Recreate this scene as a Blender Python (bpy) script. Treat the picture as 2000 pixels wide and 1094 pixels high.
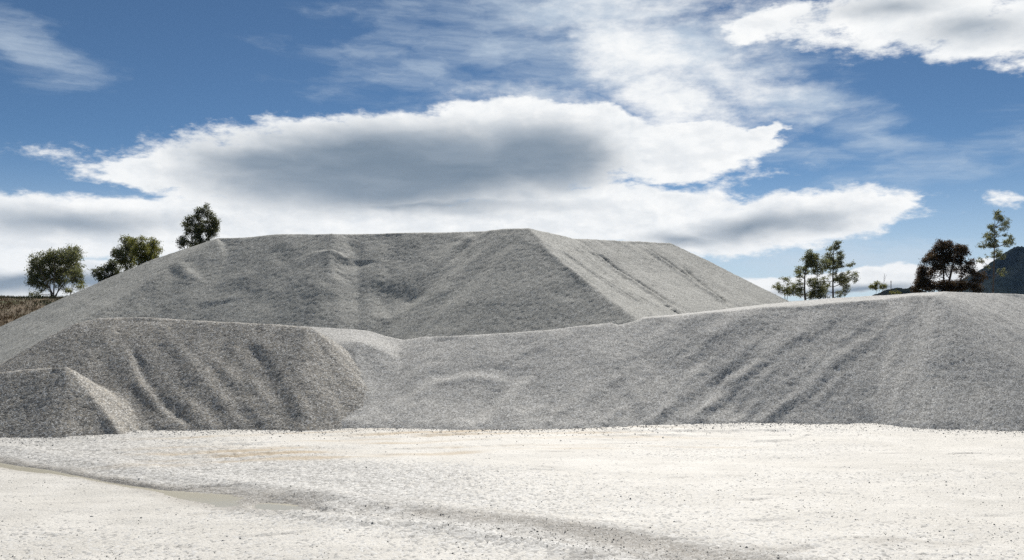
import bpy, math, random
import numpy as np
from mathutils import Vector

random.seed(7)
rng = np.random.default_rng(11)
R = math.radians
scene = bpy.context.scene
for o in list(bpy.data.objects):
    bpy.data.objects.remove(o)
COL = scene.collection

# ------------------------------------------------------------------ camera
F = 1732.0                 # focal length in photograph pixels (2000 wide)
HY = 590.0                 # row of the horizon
CH = 3.0                   # eye height
cam = bpy.data.cameras.new('camera')
cam.sensor_fit = 'HORIZONTAL'
cam.sensor_width = 36.0
cam.lens = 36.0 * F / 2000.0
cam.shift_y = (HY - 547.0) / 2000.0
cam.clip_start = 0.1
cam.clip_end = 20000
cam_o = bpy.data.objects.new('camera', cam)
cam_o.location = (0, 0, CH)
cam_o.rotation_euler = (R(90), 0, 0)
COL.objects.link(cam_o)
scene.camera = cam_o

# ------------------------------------------------------------------ sun
SUN_EL, SUN_AZ = 43.0, 9.0            # ahead of the camera, a little to the right
sd = Vector((math.sin(R(SUN_AZ)) * math.cos(R(SUN_EL)), math.cos(R(SUN_AZ)) * math.cos(R(SUN_EL)), math.sin(R(SUN_EL))))
sl = bpy.data.lights.new('sun', 'SUN')
sl.energy = 4.6
sl.angle = R(0.6)
sl.color = (1.0, 0.965, 0.91)
so = bpy.data.objects.new('sun', sl)
so.rotation_euler = sd.to_track_quat('Z', 'Y').to_euler()
so.location = (20, 60, 80)
COL.objects.link(so)

# ------------------------------------------------------------------ exposure
vs = scene.view_settings
vs.view_transform = 'Standard'
vs.look = 'None'
vs.exposure = 0.25
vs.gamma = 1.0
vs.use_curve_mapping = False
scene.cycles.max_bounces = 4
scene.cycles.transparent_max_bounces = 8
scene.cycles.use_denoising = False

# ------------------------------------------------------------------ world: sky and clouds
world = bpy.data.worlds.new('World')
scene.world = world
world.use_nodes = True
world.cycles.sampling_method = 'MANUAL'
world.cycles.sample_map_resolution = 512
wt = world.node_tree
wt.nodes.clear()


class NT:
    """short hand for building node trees"""
    def __init__(self, tree):
        self.t = tree

    def n(self, typ, **kw):
        nd = self.t.nodes.new(typ)
        for k, v in kw.items():
            setattr(nd, k, v)
        return nd

    def put(self, sock, v):
        if isinstance(v, bpy.types.NodeSocket):
            self.t.links.new(v, sock)
        else:
            sock.default_value = v

    def m(self, op, a, b=None, c=None, clamp=False):
        nd = self.n('ShaderNodeMath', operation=op, use_clamp=clamp)
        self.put(nd.inputs[0], a)
        if b is not None:
            self.put(nd.inputs[1], b)
        if c is not None:
            self.put(nd.inputs[2], c)
        return nd.outputs[0]

    def vm(self, op, a, b=None, scale=None):
        nd = self.n('ShaderNodeVectorMath', operation=op)
        self.put(nd.inputs[0], a)
        if b is not None:
            self.put(nd.inputs[1], b)
        if scale is not None:
            self.put(nd.inputs['Scale'], scale)
        return nd.outputs['Value'] if op in ('LENGTH', 'DOT_PRODUCT', 'DISTANCE') else nd.outputs[0]

    def noise(self, vec, scale, detail=4, rough=0.55, color=False, dist=0.0):
        nd = self.n('ShaderNodeTexNoise')
        self.put(nd.inputs['Vector'], vec)
        nd.inputs['Scale'].default_value = scale
        nd.inputs['Detail'].default_value = detail
        nd.inputs['Roughness'].default_value = rough
        nd.inputs['Distortion'].default_value = dist
        return nd.outputs['Color'] if color else nd.outputs[0]

    def ss(self, v, a, b):
        nd = self.n('ShaderNodeMapRange', interpolation_type='SMOOTHSTEP')
        self.put(nd.inputs[0], v)
        nd.inputs[1].default_value = a
        nd.inputs[2].default_value = b
        return nd.outputs[0]

    def lin(self, v, a, b, c=0.0, d=1.0):
        nd = self.n('ShaderNodeMapRange', interpolation_type='LINEAR')
        self.put(nd.inputs[0], v)
        nd.inputs[1].default_value = a
        nd.inputs[2].default_value = b
        nd.inputs[3].default_value = c
        nd.inputs[4].default_value = d
        return nd.outputs[0]

    def mix(self, f, a, b, blend='MIX'):
        nd = self.n('ShaderNodeMix', data_type='RGBA', blend_type=blend)
        self.put(nd.inputs['Factor'], f)
        for s, v in ((nd.inputs[6], a), (nd.inputs[7], b)):
            self.put(s, v if isinstance(v, bpy.types.NodeSocket) else (*v, 1.0) if len(v) == 3 else v)
        return nd.outputs[2]

    def mapping(self, vec, loc=(0, 0, 0), rot=(0, 0, 0), scale=(1, 1, 1), typ='POINT'):
        nd = self.n('ShaderNodeMapping', vector_type=typ)
        self.put(nd.inputs['Vector'], vec)
        nd.inputs['Location'].default_value = loc
        nd.inputs['Rotation'].default_value = rot
        nd.inputs['Scale'].default_value = scale
        return nd.outputs[0]


def dir_px(px, py):
    """direction of a photograph pixel as (azimuth, elevation) in units of 1/F radian"""
    dx, dz = (px - 1000) / F, (HY - py) / F
    return math.atan2(dx, 1.0) * F, math.atan2(dz, math.hypot(1.0, dx)) * F


W = NT(wt)
sky = W.n('ShaderNodeTexSky', sky_type='NISHITA')
sky.sun_disc = False
sky.sun_elevation = R(SUN_EL)
sky.sun_rotation = R(SUN_AZ)
sky.altitude = 700
sky.air_density = 0.55
sky.dust_density = 0.05
sky.ozone_density = 1.4
bg_sky = W.n('ShaderNodeBackground')
bg_sky.inputs['Strength'].default_value = 0.055
wt.links.new(W.mix(1.0, sky.outputs[0], (0.74, 0.96, 1.04), 'MULTIPLY'), bg_sky.inputs['Color'])

tc = W.n('ShaderNodeTexCoord')
sep = W.n('ShaderNodeSeparateXYZ')
wt.links.new(tc.outputs['Generated'], sep.inputs[0])
az = W.m('MULTIPLY', W.m('ARCTAN2', sep.outputs[0], sep.outputs[1]), F)
el = W.m('MULTIPLY', W.m('ARCSINE', sep.outputs[2]), F)
cmb = W.n('ShaderNodeCombineXYZ')
W.put(cmb.inputs[0], az)
W.put(cmb.inputs[1], el)
P = cmb.outputs[0]
# drifting, horizontally drawn out turbulence
Pst = W.vm('MULTIPLY', P, (0.55, 1.25, 1.0))
w1 = W.vm('SUBTRACT', W.noise(Pst, 0.0085, 5, 0.55, True), (0.5, 0.5, 0.5))
w2 = W.vm('SUBTRACT', W.noise(Pst, 0.034, 4, 0.6, True), (0.5, 0.5, 0.5))
warp = W.vm('ADD', W.vm('MULTIPLY', w1, (170, 62, 0)), W.vm('MULTIPLY', w2, (46, 22, 0)))
PW = W.vm('ADD', P, warp)
PWs = W.vm('ADD', P, W.vm('MULTIPLY', w1, (170, 50, 0)))


def blobs(vec, lst):
    cur = None
    for (cx, cy, rx, ry, rot, w) in lst:
        a, e = dir_px(cx, cy)
        mp = W.mapping(vec, (a, e, 0), (0, 0, R(rot)), (rx, ry, 1), 'TEXTURE')
        d = W.m('MULTIPLY_ADD', W.vm('LENGTH', mp), -w, w)
        cur = d if cur is None else W.m('MAXIMUM', cur, d)
    return cur


CLOUD = [
    (800, 318, 560, 112, 3, 1.25), (330, 332, 175, 34, 4, 1.0), (1080, 262, 310, 72, -4, 1.1), (1330, 292, 185, 66, 0, 1.1),
    (1450, 268, 70, 26, 30, 0.9), 
    (120, 445, 520, 68, 3, 1.1), (520, 430, 420, 62, 0, 1.1), (900, 440, 560, 52, 0, 1.05), (1180, 405, 330, 58, 0, 1.0),
    (1480, 440, 330, 62, 5, 1.15), (1680, 412, 140, 30, 4, 0.95), (60, 540, 480, 44, 0, 0.9),
    (1640, 548, 280, 26, 3, 1.0), (1880, 535, 160, 24, 3, 0.9), (1400, 560, 200, 20, 0, 0.8),
    (1790, 34, 330, 74, -4, 0.6), (1500, 40, 105, 44, 12, 0.6), (1960, 70, 180, 46, 0, .5), (2300, 30, 320, 90, 0, 1.0),
    (1970, 386, 52, 20, -10, 0.42), (-330, 420, 300, 60, 0, 1.0), (2400, 520, 260, 40, 0, 0.9),
    (90, 300, 110, 26, 0, 0.10), (205, 312, 60, 16, 0, 0.15), (1560, 386, 80, 18, 0, 0.2), (1420, 350, 140, 26, 10, .12),
]
D = blobs(PW, CLOUD)
nfine = W.m('SUBTRACT', W.noise(Pst, 0.026, 9, 0.66), 0.5)
Dn = W.m('ADD', D, W.m('MULTIPLY', nfine, 0.8))
# the sky outside the picture goes on with the same broken cloud
out = W.m('MAXIMUM', W.ss(W.m('ABSOLUTE', az), 1050, 1500), W.ss(el, 680, 1000))
gen = W.noise(W.vm('MULTIPLY', P, (0.6, 1.2, 1)), 0.0022, 7, 0.56)
Dg = W.m('MULTIPLY', W.m('SUBTRACT', gen, 0.53), 4.0)
Dg = W.m('SUBTRACT', Dg, W.m('MULTIPLY', W.m('SUBTRACT', 1.0, out), 3.0))
Dall = W.m('MAXIMUM', Dn, Dg)
SOFT = [(1320, 195, 190, 95, -20, 1.1), (1235, 110, 170, 90, -14, 1.0), (1420, 150, 220, 110, -20, 0.55), (1050, 215, 260, 60, 0, .6), (1480, 45, 190, 90, 10, .6), (1250, 20, 330, 70, 0, .5)]
Ds = W.m('ADD', blobs(PW, SOFT), W.m('MULTIPLY', nfine, 1.3))
alpha = W.m('MAXIMUM', W.ss(Dall, 0.03, 0.30), W.ss(Ds, 0.0, 0.95))

# thin high cirrus
CIRRUS = [(1180, 70, 480, 150, -8, 1.0), (1480, 190, 190, 70, -10, .8), (45, 82, 150, 50, -22, 0.55),
          (1700, 262, 150, 46, -14, 0.62), (1565, 226, 90, 30, 0, 0.6), (1560, 510, 500, 60, 0, .75), (1900, 330, 300, 60, 10, .3),
          (1450, 310, 300, 40, 0, .35), (900, 180, 300, 90, -10, .45), (0, 400, 400, 40, 0, .6)]
Cc = blobs(PWs, CIRRUS)
Pc = W.mapping(P, (0, 0, 0), (0, 0, R(14)), (0.42, 1.7, 1))
cn = W.noise(W.vm('ADD', Pc, W.vm('MULTIPLY', w1, (120, 40, 0))), 0.0085, 7, 0.62)
cir = W.m('MULTIPLY', W.ss(W.m('ADD', Cc, W.m('MULTIPLY_ADD', cn, 2.6, -1.2)), 0.0, 1.2), 0.8)

# grey undersides: optical thickness of the cloud seen against the sun
DARK = [(770, 328, 480, 108, 2, 1.15), (1030, 310, 250, 90, 0, 0.95), (520, 310, 200, 56, 6, 0.8), (120, 432, 330, 34, 2, 0.5), (60, 552, 420, 22, 0, .8),
        (1480, 446, 240, 40, 6, 0.6), (1330, 470, 160, 26, 0, .55), (1660, 562, 240, 14, 3, .7), (1720, 14, 190, 36, 0, .45), (1905, 52, 150, 36, -6, .45), (820, 400, 420, 30, 0, .55),
        (2330, 40, 280, 50, 0, .7), (-330, 430, 240, 30, 0, .6)]
Dk = blobs(PWs, DARK)
dk = W.m('ADD', Dk, W.m('MULTIPLY', W.m('SUBTRACT', W.noise(W.vm('MULTIPLY', P, (0.35, 1.5, 1)), 0.008, 3, 0.5), 0.5), 0.34))
dkg = W.m('MULTIPLY', W.m('SUBTRACT', Dg, 0.5), 0.8)
dark = W.ss(W.m('MAXIMUM', dk, dkg), -0.04, 0.70)
core = W.mix(W.ss(W.noise(W.vm('MULTIPLY', PWs, (0.22, 1.0, 1)), 0.012, 5, 0.55), 0.36, 0.66), (0.15, 0.205, 0.27), (0.23, 0.285, 0.35))
puff = W.noise(PWs, 0.014, 8, 0.66)
ccol = W.mix(W.lin(puff, 0.38, 0.72, 0.0, 0.40), (0.84, 0.845, 0.84), (0.54, 0.60, 0.66))
# billows: thicker cloud is greyer, and each puff is brighter on the side towards the sun
bil0 = W.noise(Pst, 0.021, 6, 0.6)
bil1 = W.noise(W.vm('ADD', Pst, (6.0, 15.0, 0.0)), 0.021, 6, 0.6)
bil = W.m('MULTIPLY', W.m('SUBTRACT', bil1, bil0), 2.6)
thick = W.ss(W.m('ADD', Dall, bil), 0.25, 1.15)
ccol = W.mix(W.m('MULTIPLY', thick, 0.26), ccol, (0.40, 0.455, 0.52))
ccol = W.mix(W.m('MULTIPLY', dark, 0.96), ccol, core)
bg_cl = W.n('ShaderNodeBackground')
wt.links.new(ccol, bg_cl.inputs['Color'])
bg_cl.inputs['Strength'].default_value = 1.0
bg_ci = W.n('ShaderNodeBackground')
bg_ci.inputs['Color'].default_value = (0.52, 0.60, 0.68, 1)
bg_ci.inputs['Strength'].default_value = 1.0
below = W.ss(el, -60, 0)
# pale air low over the horizon
low = W.m('MULTIPLY', W.m('POWER', W.ss(el, 330, -30), 1.6), 0.8)
bg_lo = W.n('ShaderNodeBackground')
bg_lo.inputs['Color'].default_value = (0.55, 0.63, 0.70, 1)
mx0 = W.n('ShaderNodeMixShader')
W.put(mx0.inputs[0], low)
wt.links.new(bg_sky.outputs[0], mx0.inputs[1])
wt.links.new(bg_lo.outputs[0], mx0.inputs[2])
mx1 = W.n('ShaderNodeMixShader')
W.put(mx1.inputs[0], W.m('MULTIPLY', cir, below))
wt.links.new(mx0.outputs[0], mx1.inputs[1])
wt.links.new(bg_ci.outputs[0], mx1.inputs[2])
mx2 = W.n('ShaderNodeMixShader')
W.put(mx2.inputs[0], W.m('MULTIPLY', alpha, below))
wt.links.new(mx1.outputs[0], mx2.inputs[1])
wt.links.new(bg_cl.outputs[0], mx2.inputs[2])
wo = W.n('ShaderNodeOutputWorld')
wt.links.new(mx2.outputs[0], wo.inputs['Surface'])


# ------------------------------------------------------------------ helpers
def unp(px, py, Y):
    """the place at distance Y that the photograph shows at (px, py)"""
    return np.array([(px - 1000) / F * Y, Y, CH - (py - HY) / F * Y])


def mesh_obj(name, verts, faces, mat, parent=None, smooth=False):
    me = bpy.data.meshes.new(name)
    verts = np.asarray(verts, dtype=np.float32)
    faces = np.asarray(faces, dtype=np.int32)
    k = faces.shape[1]
    me.vertices.add(len(verts))
    me.vertices.foreach_set('co', verts.ravel())
    me.loops.add(faces.size)
    me.loops.foreach_set('vertex_index', faces.ravel())
    me.polygons.add(len(faces))
    me.polygons.foreach_set('loop_start', np.arange(0, faces.size, k, dtype=np.int32))
    me.polygons.foreach_set('loop_total', np.full(len(faces), k, dtype=np.int32))
    if smooth:
        me.polygons.foreach_set('use_smooth', np.ones(len(faces), dtype=bool))
    me.update(calc_edges=True)
    me.validate()
    me.materials.append(mat)
    o = bpy.data.objects.new(name, me)
    COL.objects.link(o)
    if parent is not None:
        o.parent = parent
        o.matrix_parent_inverse = parent.matrix_world.inverted()
    return o


def tag(o, label=None, cat=None, group=None, kind=None):
    for k, v in (('label', label), ('category', cat), ('group', group), ('kind', kind)):
        if v:
            o[k] = v
    return o


def empty(name, loc):
    o = bpy.data.objects.new(name, None)
    o.location = loc
    o.empty_display_size = 0.5
    COL.objects.link(o)
    return o


def point_color(o, name, arr):
    a = o.data.color_attributes.new(name, 'FLOAT_COLOR', 'POINT')
    a.data.foreach_set('color', np.asarray(arr, dtype=np.float32).ravel())


def vnoise(x, y, seed, freq):
    """smooth value noise in -1..1 on arrays"""
    x = x * freq
    y = y * freq
    xi = np.floor(x).astype(np.int64)
    yi = np.floor(y).astype(np.int64)
    fx, fy = x - xi, y - yi
    fx = fx * fx * (3 - 2 * fx)
    fy = fy * fy * (3 - 2 * fy)

    def h(a, b):
        n = (a * 374761393 + b * 668265263 + seed * 974711) & 0xFFFFFFFF
        n = ((n ^ (n >> 13)) * 1274126177) & 0xFFFFFFFF
        n = n ^ (n >> 16)
        return (n & 0xFFFF) / 32767.5 - 1.0
    return (h(xi, yi) * (1 - fx) + h(xi + 1, yi) * fx) * (1 - fy) + (h(xi, yi + 1) * (1 - fx) + h(xi + 1, yi + 1) * fx) * fy


def fbm(x, y, seed, freq, octv=4, gain=0.5):
    s, a = 0, 1.0
    for i in range(octv):
        s = s + a * vnoise(x, y, seed + i * 17, freq)
        a *= gain
        freq *= 2.03
    return s


def sstep(a, b, v):
    t = np.clip((v - a) / (b - a), 0, 1)
    return t * t * (3 - 2 * t)


def blur(a, n=1):
    for _ in range(n):
        p = np.pad(a, 1, mode='edge')
        a = (p[:-2, 1:-1] + 2 * p[1:-1, 1:-1] + p[2:, 1:-1]) / 4
        p = np.pad(a, 1, mode='edge')
        a = (p[1:-1, :-2] + 2 * p[1:-1, 1:-1] + p[1:-1, 2:]) / 4
    return a


# ------------------------------------------------------------------ materials
def new_mat(name):
    m = bpy.data.materials.new(name)
    m.use_nodes = True
    m.node_tree.nodes.clear()
    T = NT(m.node_tree)
    outp = T.n('ShaderNodeOutputMaterial')
    bs = T.n('ShaderNodeBsdfPrincipled')
    m.node_tree.links.new(bs.outputs[0], outp.inputs['Surface'])
    return m, T, bs, outp


def gravel_mat(name, cell, dark, mid, light, tints, macro=(1, 1, 1), bump=0.28):
    m, T, bs, outp = new_mat(name)
    tcn = T.n('ShaderNodeTexCoord').outputs['Object']
    tcw = T.vm('ADD', tcn, T.vm('SCALE', T.vm('SUBTRACT', T.noise(tcn, 9.0, 2, 0.5, True), (.5, .5, .5)), scale=0.05))
    vo = T.n('ShaderNodeTexVoronoi', feature='F1')
    T.put(vo.inputs['Vector'], tcw)
    vo.inputs['Scale'].default_value = 1.0 / cell
    sp = T.n('ShaderNodeSeparateColor')
    T.put(sp.inputs[0], vo.outputs['Color'])
    ramp = T.n('ShaderNodeValToRGB')
    T.put(ramp.inputs[0], sp.outputs[0])
    cr = ramp.color_ramp
    cr.elements[0].position = 0.0
    cr.elements[0].color = (*dark, 1)
    cr.elements[1].position = 1.0
    cr.elements[1].color = (*light, 1)
    e = cr.elements.new(0.5)
    e.color = (*mid, 1)
    col = ramp.outputs[0]
    # odd stones: buff, bluish and pale
    for thr, tint, k in tints:
        f = T.m('GREATER_THAN', sp.outputs[k], thr)
        col = T.mix(T.m('MULTIPLY', f, 0.75), col, tint)
    # a second smaller grade between the stones
    v2 = T.n('ShaderNodeTexVoronoi', feature='F1')
    T.put(v2.inputs['Vector'], tcw)
    v2.inputs['Scale'].default_value = 2.3 / cell
    s2 = T.n('ShaderNodeSeparateColor')
    T.put(s2.inputs[0], v2.outputs['Color'])
    col = T.mix(1.0, col, T.mix(s2.outputs[1], (0.72, 0.72, 0.72), (1.25, 1.25, 1.25)), 'MULTIPLY')
    mac = T.noise(tcn, 0.55, 5, 0.6)
    col = T.mix(T.lin(mac, 0.3, 0.7, 0.0, 0.32), col, macro, 'MULTIPLY')
    T.put(bs.inputs['Base Color'], col)
    bs.inputs['Roughness'].default_value = 0.82
    bs.inputs['Specular IOR Level'].default_value = 0.3
    hgt = T.m('SUBTRACT', 1.0, vo.outputs['Distance'])
    hgt = T.m('ADD', hgt, T.m('MULTIPLY', sp.outputs[1], 0.5))
    bp = T.n('ShaderNodeBump')
    bp.inputs['Strength'].default_value = bump
    bp.inputs['Distance'].default_value = cell * 0.6
    T.put(bp.inputs['Height'], hgt)
    T.put(bs.inputs['Normal'], bp.outputs[0])
    return m


M = {}
M['gravel_main'] = gravel_mat('grey_crushed_gravel', 0.034, (0.135, 0.133, 0.118), (0.30, 0.297, 0.268), (0.50, 0.495, 0.45),
                              [(0.90, (0.40, 0.38, 0.33), 1), (0.93, (0.62, 0.62, 0.60), 2)], (0.86, 0.87, 0.86))
M['gravel_low'] = gravel_mat('blue_grey_crushed_gravel', 0.026, (0.16, 0.155, 0.143), (0.365, 0.356, 0.33), (0.62, 0.61, 0.57),
                             [(0.92, (0.42, 0.40, 0.36), 1), (0.92, (0.66, 0.66, 0.65), 2)], (0.88, 0.88, 0.88))
M['gravel_brown'] = gravel_mat('brown_grey_coarse_gravel', 0.030, (0.11, 0.102, 0.09), (0.27, 0.255, 0.225), (0.52, 0.50, 0.455),
                               [(0.86, (0.42, 0.37, 0.29), 1), (0.90, (0.68, 0.67, 0.64), 2)], (0.84, 0.82, 0.79), 0.42)


# ------------------------------------------------------------------ terrain under everything
def bank_height(x, y):
    """the yard is a cut: the natural ground stands about 3 m above it behind the piles"""
    e = sstep(56, 92, y + 3 * vnoise(x, y, 5, 0.05))
    lvl = 3.05 + 0.45 * sstep(-20, -45, x) - 0.15 * np.exp(-((x - 30) / 14.0) ** 2) + 0.12 * fbm(x, y, 9, 0.06, 3)
    z = e * lvl
    z = z + 3.75 * np.exp(-((x - 46) / 12.0) ** 4) * np.exp(-((y - 62) / 9.0) ** 2) * (1 - e)
    z = z - 1.5 * sstep(150, 600, y)
    return z


def seg_dist(x, y, pts):
    """distance to a polyline, signed side, and parameter 0..1 along it"""
    pts = np.asarray(pts, float)[:, :2]
    best = np.full(x.shape, 1e9)
    sgn = np.zeros(x.shape)
    par = np.zeros(x.shape)
    L = np.hypot(*(pts[1:] - pts[:-1]).T)
    tot, acc = L.sum(), 0.0
    for i in range(len(pts) - 1):
        a, b = pts[i], pts[i + 1]
        d = b - a
        t = np.clip(((x - a[0]) * d[0] + (y - a[1]) * d[1]) / max(L[i] ** 2, 1e-9), 0, 1)
        dx, dy = x - a[0] - t * d[0], y - a[1] - t * d[1]
        dist = np.hypot(dx, dy)
        s = np.sign(d[0] * dy - d[1] * dx)
        k = dist < best
        best = np.where(k, dist, best)
        sgn = np.where(k, s, sgn)
        par = np.where(k, (acc + t * L[i]) / tot, par)
        acc += L[i]
    return best, sgn, par


def gpt(px, py, z=0.0):
    Y = (CH - z) * F / (py - HY)
    return np.array([(px - 1000) / F * Y, Y, z])


def axis(parts):
    out_ = []
    for a, b, n in parts:
        out_ += list(np.linspace(a, b, n, endpoint=False))
    return np.array(out_ + [parts[-1][1]])


def geo_axis(start, stop, first, grow):
    v, s = [start], first
    sg = 1 if stop > start else -1
    while abs(stop - v[-1]) > s:
        v.append(v[-1] + sg * s)
        s *= grow
    v.append(stop)
    return v


gx = np.array(sorted(set(geo_axis(-14.5, -2900, 0.07, 1.09)[1:] + list(np.linspace(-14.5, 14.5, 560)) + geo_axis(14.5, 2900, 0.07, 1.09)[1:])))
gy = np.array(sorted(set(geo_axis(9.4, -60, 0.06, 1.2)[1:] + list(np.linspace(9.4, 21.6, 330)) + geo_axis(21.6, 2950, 0.06, 1.07)[1:])))
GX, GY = np.meshgrid(gx, gy)
GZ = bank_height(GX, GY)
near = (1 - sstep(24, 30, GY)) * (1 - sstep(17, 22, np.abs(GX)))

PUDDLE = [gpt(-260, 870), gpt(-60, 893), gpt(20, 906), gpt(120, 921), gpt(210, 938), gpt(300, 952), gpt(380, 962), gpt(470, 975), gpt(545, 985)]
RUT = [gpt(545, 985), gpt(700, 1000), gpt(880, 1018), gpt(1000, 1030), gpt(1120, 1046), gpt(1260, 1072), gpt(1400, 1100), gpt(1600, 1150)]
TRACK = [gpt(-100, 893), gpt(120, 893), gpt(350, 885), gpt(560, 873), gpt(760, 862), gpt(960, 856), gpt(1200, 851), gpt(1500, 849)]
TRACK2 = [gpt(1080, 1094), gpt(1180, 1088), gpt(1320, 1085), gpt(1500, 1076), gpt(1640, 1068), gpt(1900, 1060)]

x, y = GX, GY
zz = np.zeros_like(GX)
zz += 0.035 * fbm(x, y, 21, 0.22, 3) + 0.014 * fbm(x * 0.35, y, 23, 1.6, 3)
# the hollow that holds the puddle, and its continuation as a rut
pd, ps, pp = seg_dist(x, y, PUDDLE)
wid = 0.12 + 0.30 * sstep(0.70, 0.9, pp) + 0.09 * fbm(x, y, 31, 0.9, 3)
zz -= 0.075 * np.exp(-(pd / np.maximum(wid, 0.1)) ** 2)
zz += 0.05 * np.exp(-((pd - 0.85) / 0.32) ** 2) * (ps > 0)
rd, rs, rp = seg_dist(x, y, RUT)
rut_w = 0.25 + 0.2 * rp
wob = 0.10 * fbm(x, y, 37, 0.8, 3)
zz -= 0.03 * np.exp(-((rd + wob) / rut_w) ** 2)
zz += 0.06 * np.exp(-(((rd + wob) * rs - 0.55) / 0.26) ** 2) * (0.6 + 0.4 * vnoise(x, y, 40, 2.0))
zz += 0.035 * np.exp(-(((rd + wob) * rs + 0.5) / 0.2) ** 2)
td, ts, tp = seg_dist(x, y, TRACK)
tw = 0.22 * fbm(x, y, 43, 0.6, 4)
tbr = sstep(-0.25, 0.45, fbm(x * 0.5, y * 1.5, 47, 0.7, 3))
lug = 0.5 + 0.5 * np.sign(np.sin((x * 0.8 + y * 0.6) * 19 + 3 * vnoise(x, y, 3, 0.8)))
for off, dep in ((-0.95, 0.03), (-0.25, 0.035), (0.55, 0.03), (1.25, 0.02)):
    g = np.exp(-((td * ts + tw - off) / 0.13) ** 2)
    zz -= dep * g * (0.45 + 0.55 * lug) * tbr
    zz += dep * 0.7 * tbr * np.exp(-((td * ts + tw - off - 0.24) / 0.09) ** 2)
t2d, t2s, t2p = seg_dist(x, y, TRACK2)
t2d = np.abs(t2d * t2s + 0.16 * fbm(x, y, 51, 0.9, 4))
zz -= 0.03 * np.exp(-(t2d / 0.11) ** 2) * sstep(-0.2, 0.5, fbm(x, y, 52, 1.2, 3))
# lots of small straight tyre scuffs
scuff = np.zeros_like(GX)
for i in range(70):
    a0 = gpt(rng.uniform(0, 2000), rng.uniform(855, 1080))
    ang = rng.normal(0.05, 0.16)
    ln = rng.uniform(0.4, 1.8)
    q = np.array([a0, a0 + np.array([math.cos(ang), math.sin(ang), 0]) * ln])
    box = (np.abs(x - q[:, 0].mean()) < ln) & (np.abs(y - q[:, 1].mean()) < ln)
    if not box.any():
        continue
    d_, s_, p_ = seg_dist(x[box], y[box], q)
    brk = sstep(-0.35, 0.35, fbm(x[box], y[box], 400 + i, 2.2, 3))
    d_ = np.abs(d_ * s_ + 0.07 * fbm(x[box], y[box], 500 + i, 1.6, 3))
    g = np.exp(-(d_ / 0.045) ** 2) * np.sin(np.pi * np.clip(p_, 0, 1)) * brk
    zz[box] -= rng.uniform(0.006, 0.018) * g
    zz[box] += 0.008 * np.exp(-((d_ * s_ - 0.12) / 0.06) ** 2) * np.sin(np.pi * np.clip(p_, 0, 1)) * brk
    scuff[box] = np.maximum(scuff[box], g)
# grain: coarser on the loose strip behind the puddle, fine on the trodden dust
side = np.where(pp < 0.999, pd * ps, rd * rs)
loose = sstep(-0.15, 0.35, side) * (1 - sstep(2.4, 4.4, side + 0.8 * fbm(x, y, 61, 0.5, 3)))
band = np.exp(-((rd + wob - 0.2) / 0.75) ** 2)
patch = sstep(-0.1, 0.75, fbm(x * 0.4, y, 64, 0.45, 4))
coarse = np.clip(np.maximum(loose * (1 - 0.75 * sstep(-2.5, 2.5, x)), band) + 0.25 * patch + 0.55 * np.exp(-((y - 20.9) / 0.55) ** 2) * (0.5 + 0.5 * vnoise(x, y, 66, 1.3)), 0, 1)
grain = rng.normal(0, 1, GX.shape)
zz += grain * (0.002 + 0.004 * coarse)
zz += 0.006 * coarse * fbm(x, y, 71, 4.0, 3)
GZ = GZ + zz * near

ny, nx = GX.shape
idx = np.arange(nx * ny).reshape(ny, nx)
gfaces = np.stack([idx[:-1, :-1], idx[:-1, 1:], idx[1:, 1:], idx[1:, :-1]], -1).reshape(-1, 4)
gverts = np.stack([GX, GY, GZ], -1).reshape(-1, 3)

# ground material: dust, loose gravel, tan mud, dry grass by place
m, T, bs, outp = new_mat('white_quarry_dust_ground')
att = T.n('ShaderNodeAttribute', attribute_name='zones')
sp = T.n('ShaderNodeSeparateColor')
T.put(sp.inputs[0], att.outputs['Color'])
oc = T.n('ShaderNodeTexCoord').outputs['Object']
n1 = T.noise(oc, 0.7, 6, 0.6)
n2 = T.noise(T.vm('MULTIPLY', oc, (0.25, 1.4, 1)), 1.1, 6, 0.65)
n3 = T.noise(oc, 46.0, 3, 0.7)
col = T.mix(T.ss(n1, 0.35, 0.7), (0.565, 0.54, 0.485), (0.65, 0.625, 0.57))
col = T.mix(T.m('MULTIPLY', T.ss(n2, 0.52, 0.72), 0.45), col, (0.50, 0.485, 0.44))
col = T.mix(T.lin(n3, 0.30, 0.62, 0.22, 0.0), col, (0.30, 0.29, 0.27))
vg = T.n('ShaderNodeTexVoronoi', feature='F1')
T.put(vg.inputs['Vector'], oc)
vg.inputs['Scale'].default_value = 26
sv = T.n('ShaderNodeSeparateColor')
T.put(sv.inputs[0], vg.outputs['Color'])
stones = T.mix(sv.outputs[0], (0.20, 0.195, 0.18), (0.64, 0.63, 0.60))
vis = T.m('LESS_THAN', sv.outputs[1], T.lin(sp.outputs[0], 0.0, 1.0, 0.05, 0.95))
col = T.mix(T.m('MULTIPLY', vis, 0.85), col, stones)
mud = T.mix(n1, (0.38, 0.29, 0.18), (0.49, 0.42, 0.31))
col = T.mix(T.m('MULTIPLY', sp.outputs[1], T.ss(n2, 0.30, 0.62)), col, mud)
wet = T.mix(n1, (0.19, 0.17, 0.14), (0.29, 0.265, 0.225))
col = T.mix(T.m('MULTIPLY', sp.outputs[2], T.lin(n3, 0.42, 0.56, 0.25, 1.0)), col, wet)
gcol = T.mix(T.noise(oc, 0.5, 5, 0.65), (0.07, 0.05, 0.025), (0.17, 0.115, 0.055))
gcol = T.mix(T.ss(T.noise(oc, 0.28, 4, 0.6), 0.52, 0.66), gcol, (0.10, 0.11, 0.04))
al = att.outputs['Alpha']
col = T.mix(al, col, gcol)
T.put(bs.inputs['Base Color'], col)
bs.inputs['Roughness'].default_value = 0.7
bs.inputs['Specular IOR Level'].default_value = 0.35
bp = T.n('ShaderNodeBump')
bp.inputs['Strength'].default_value = 0.45
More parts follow.
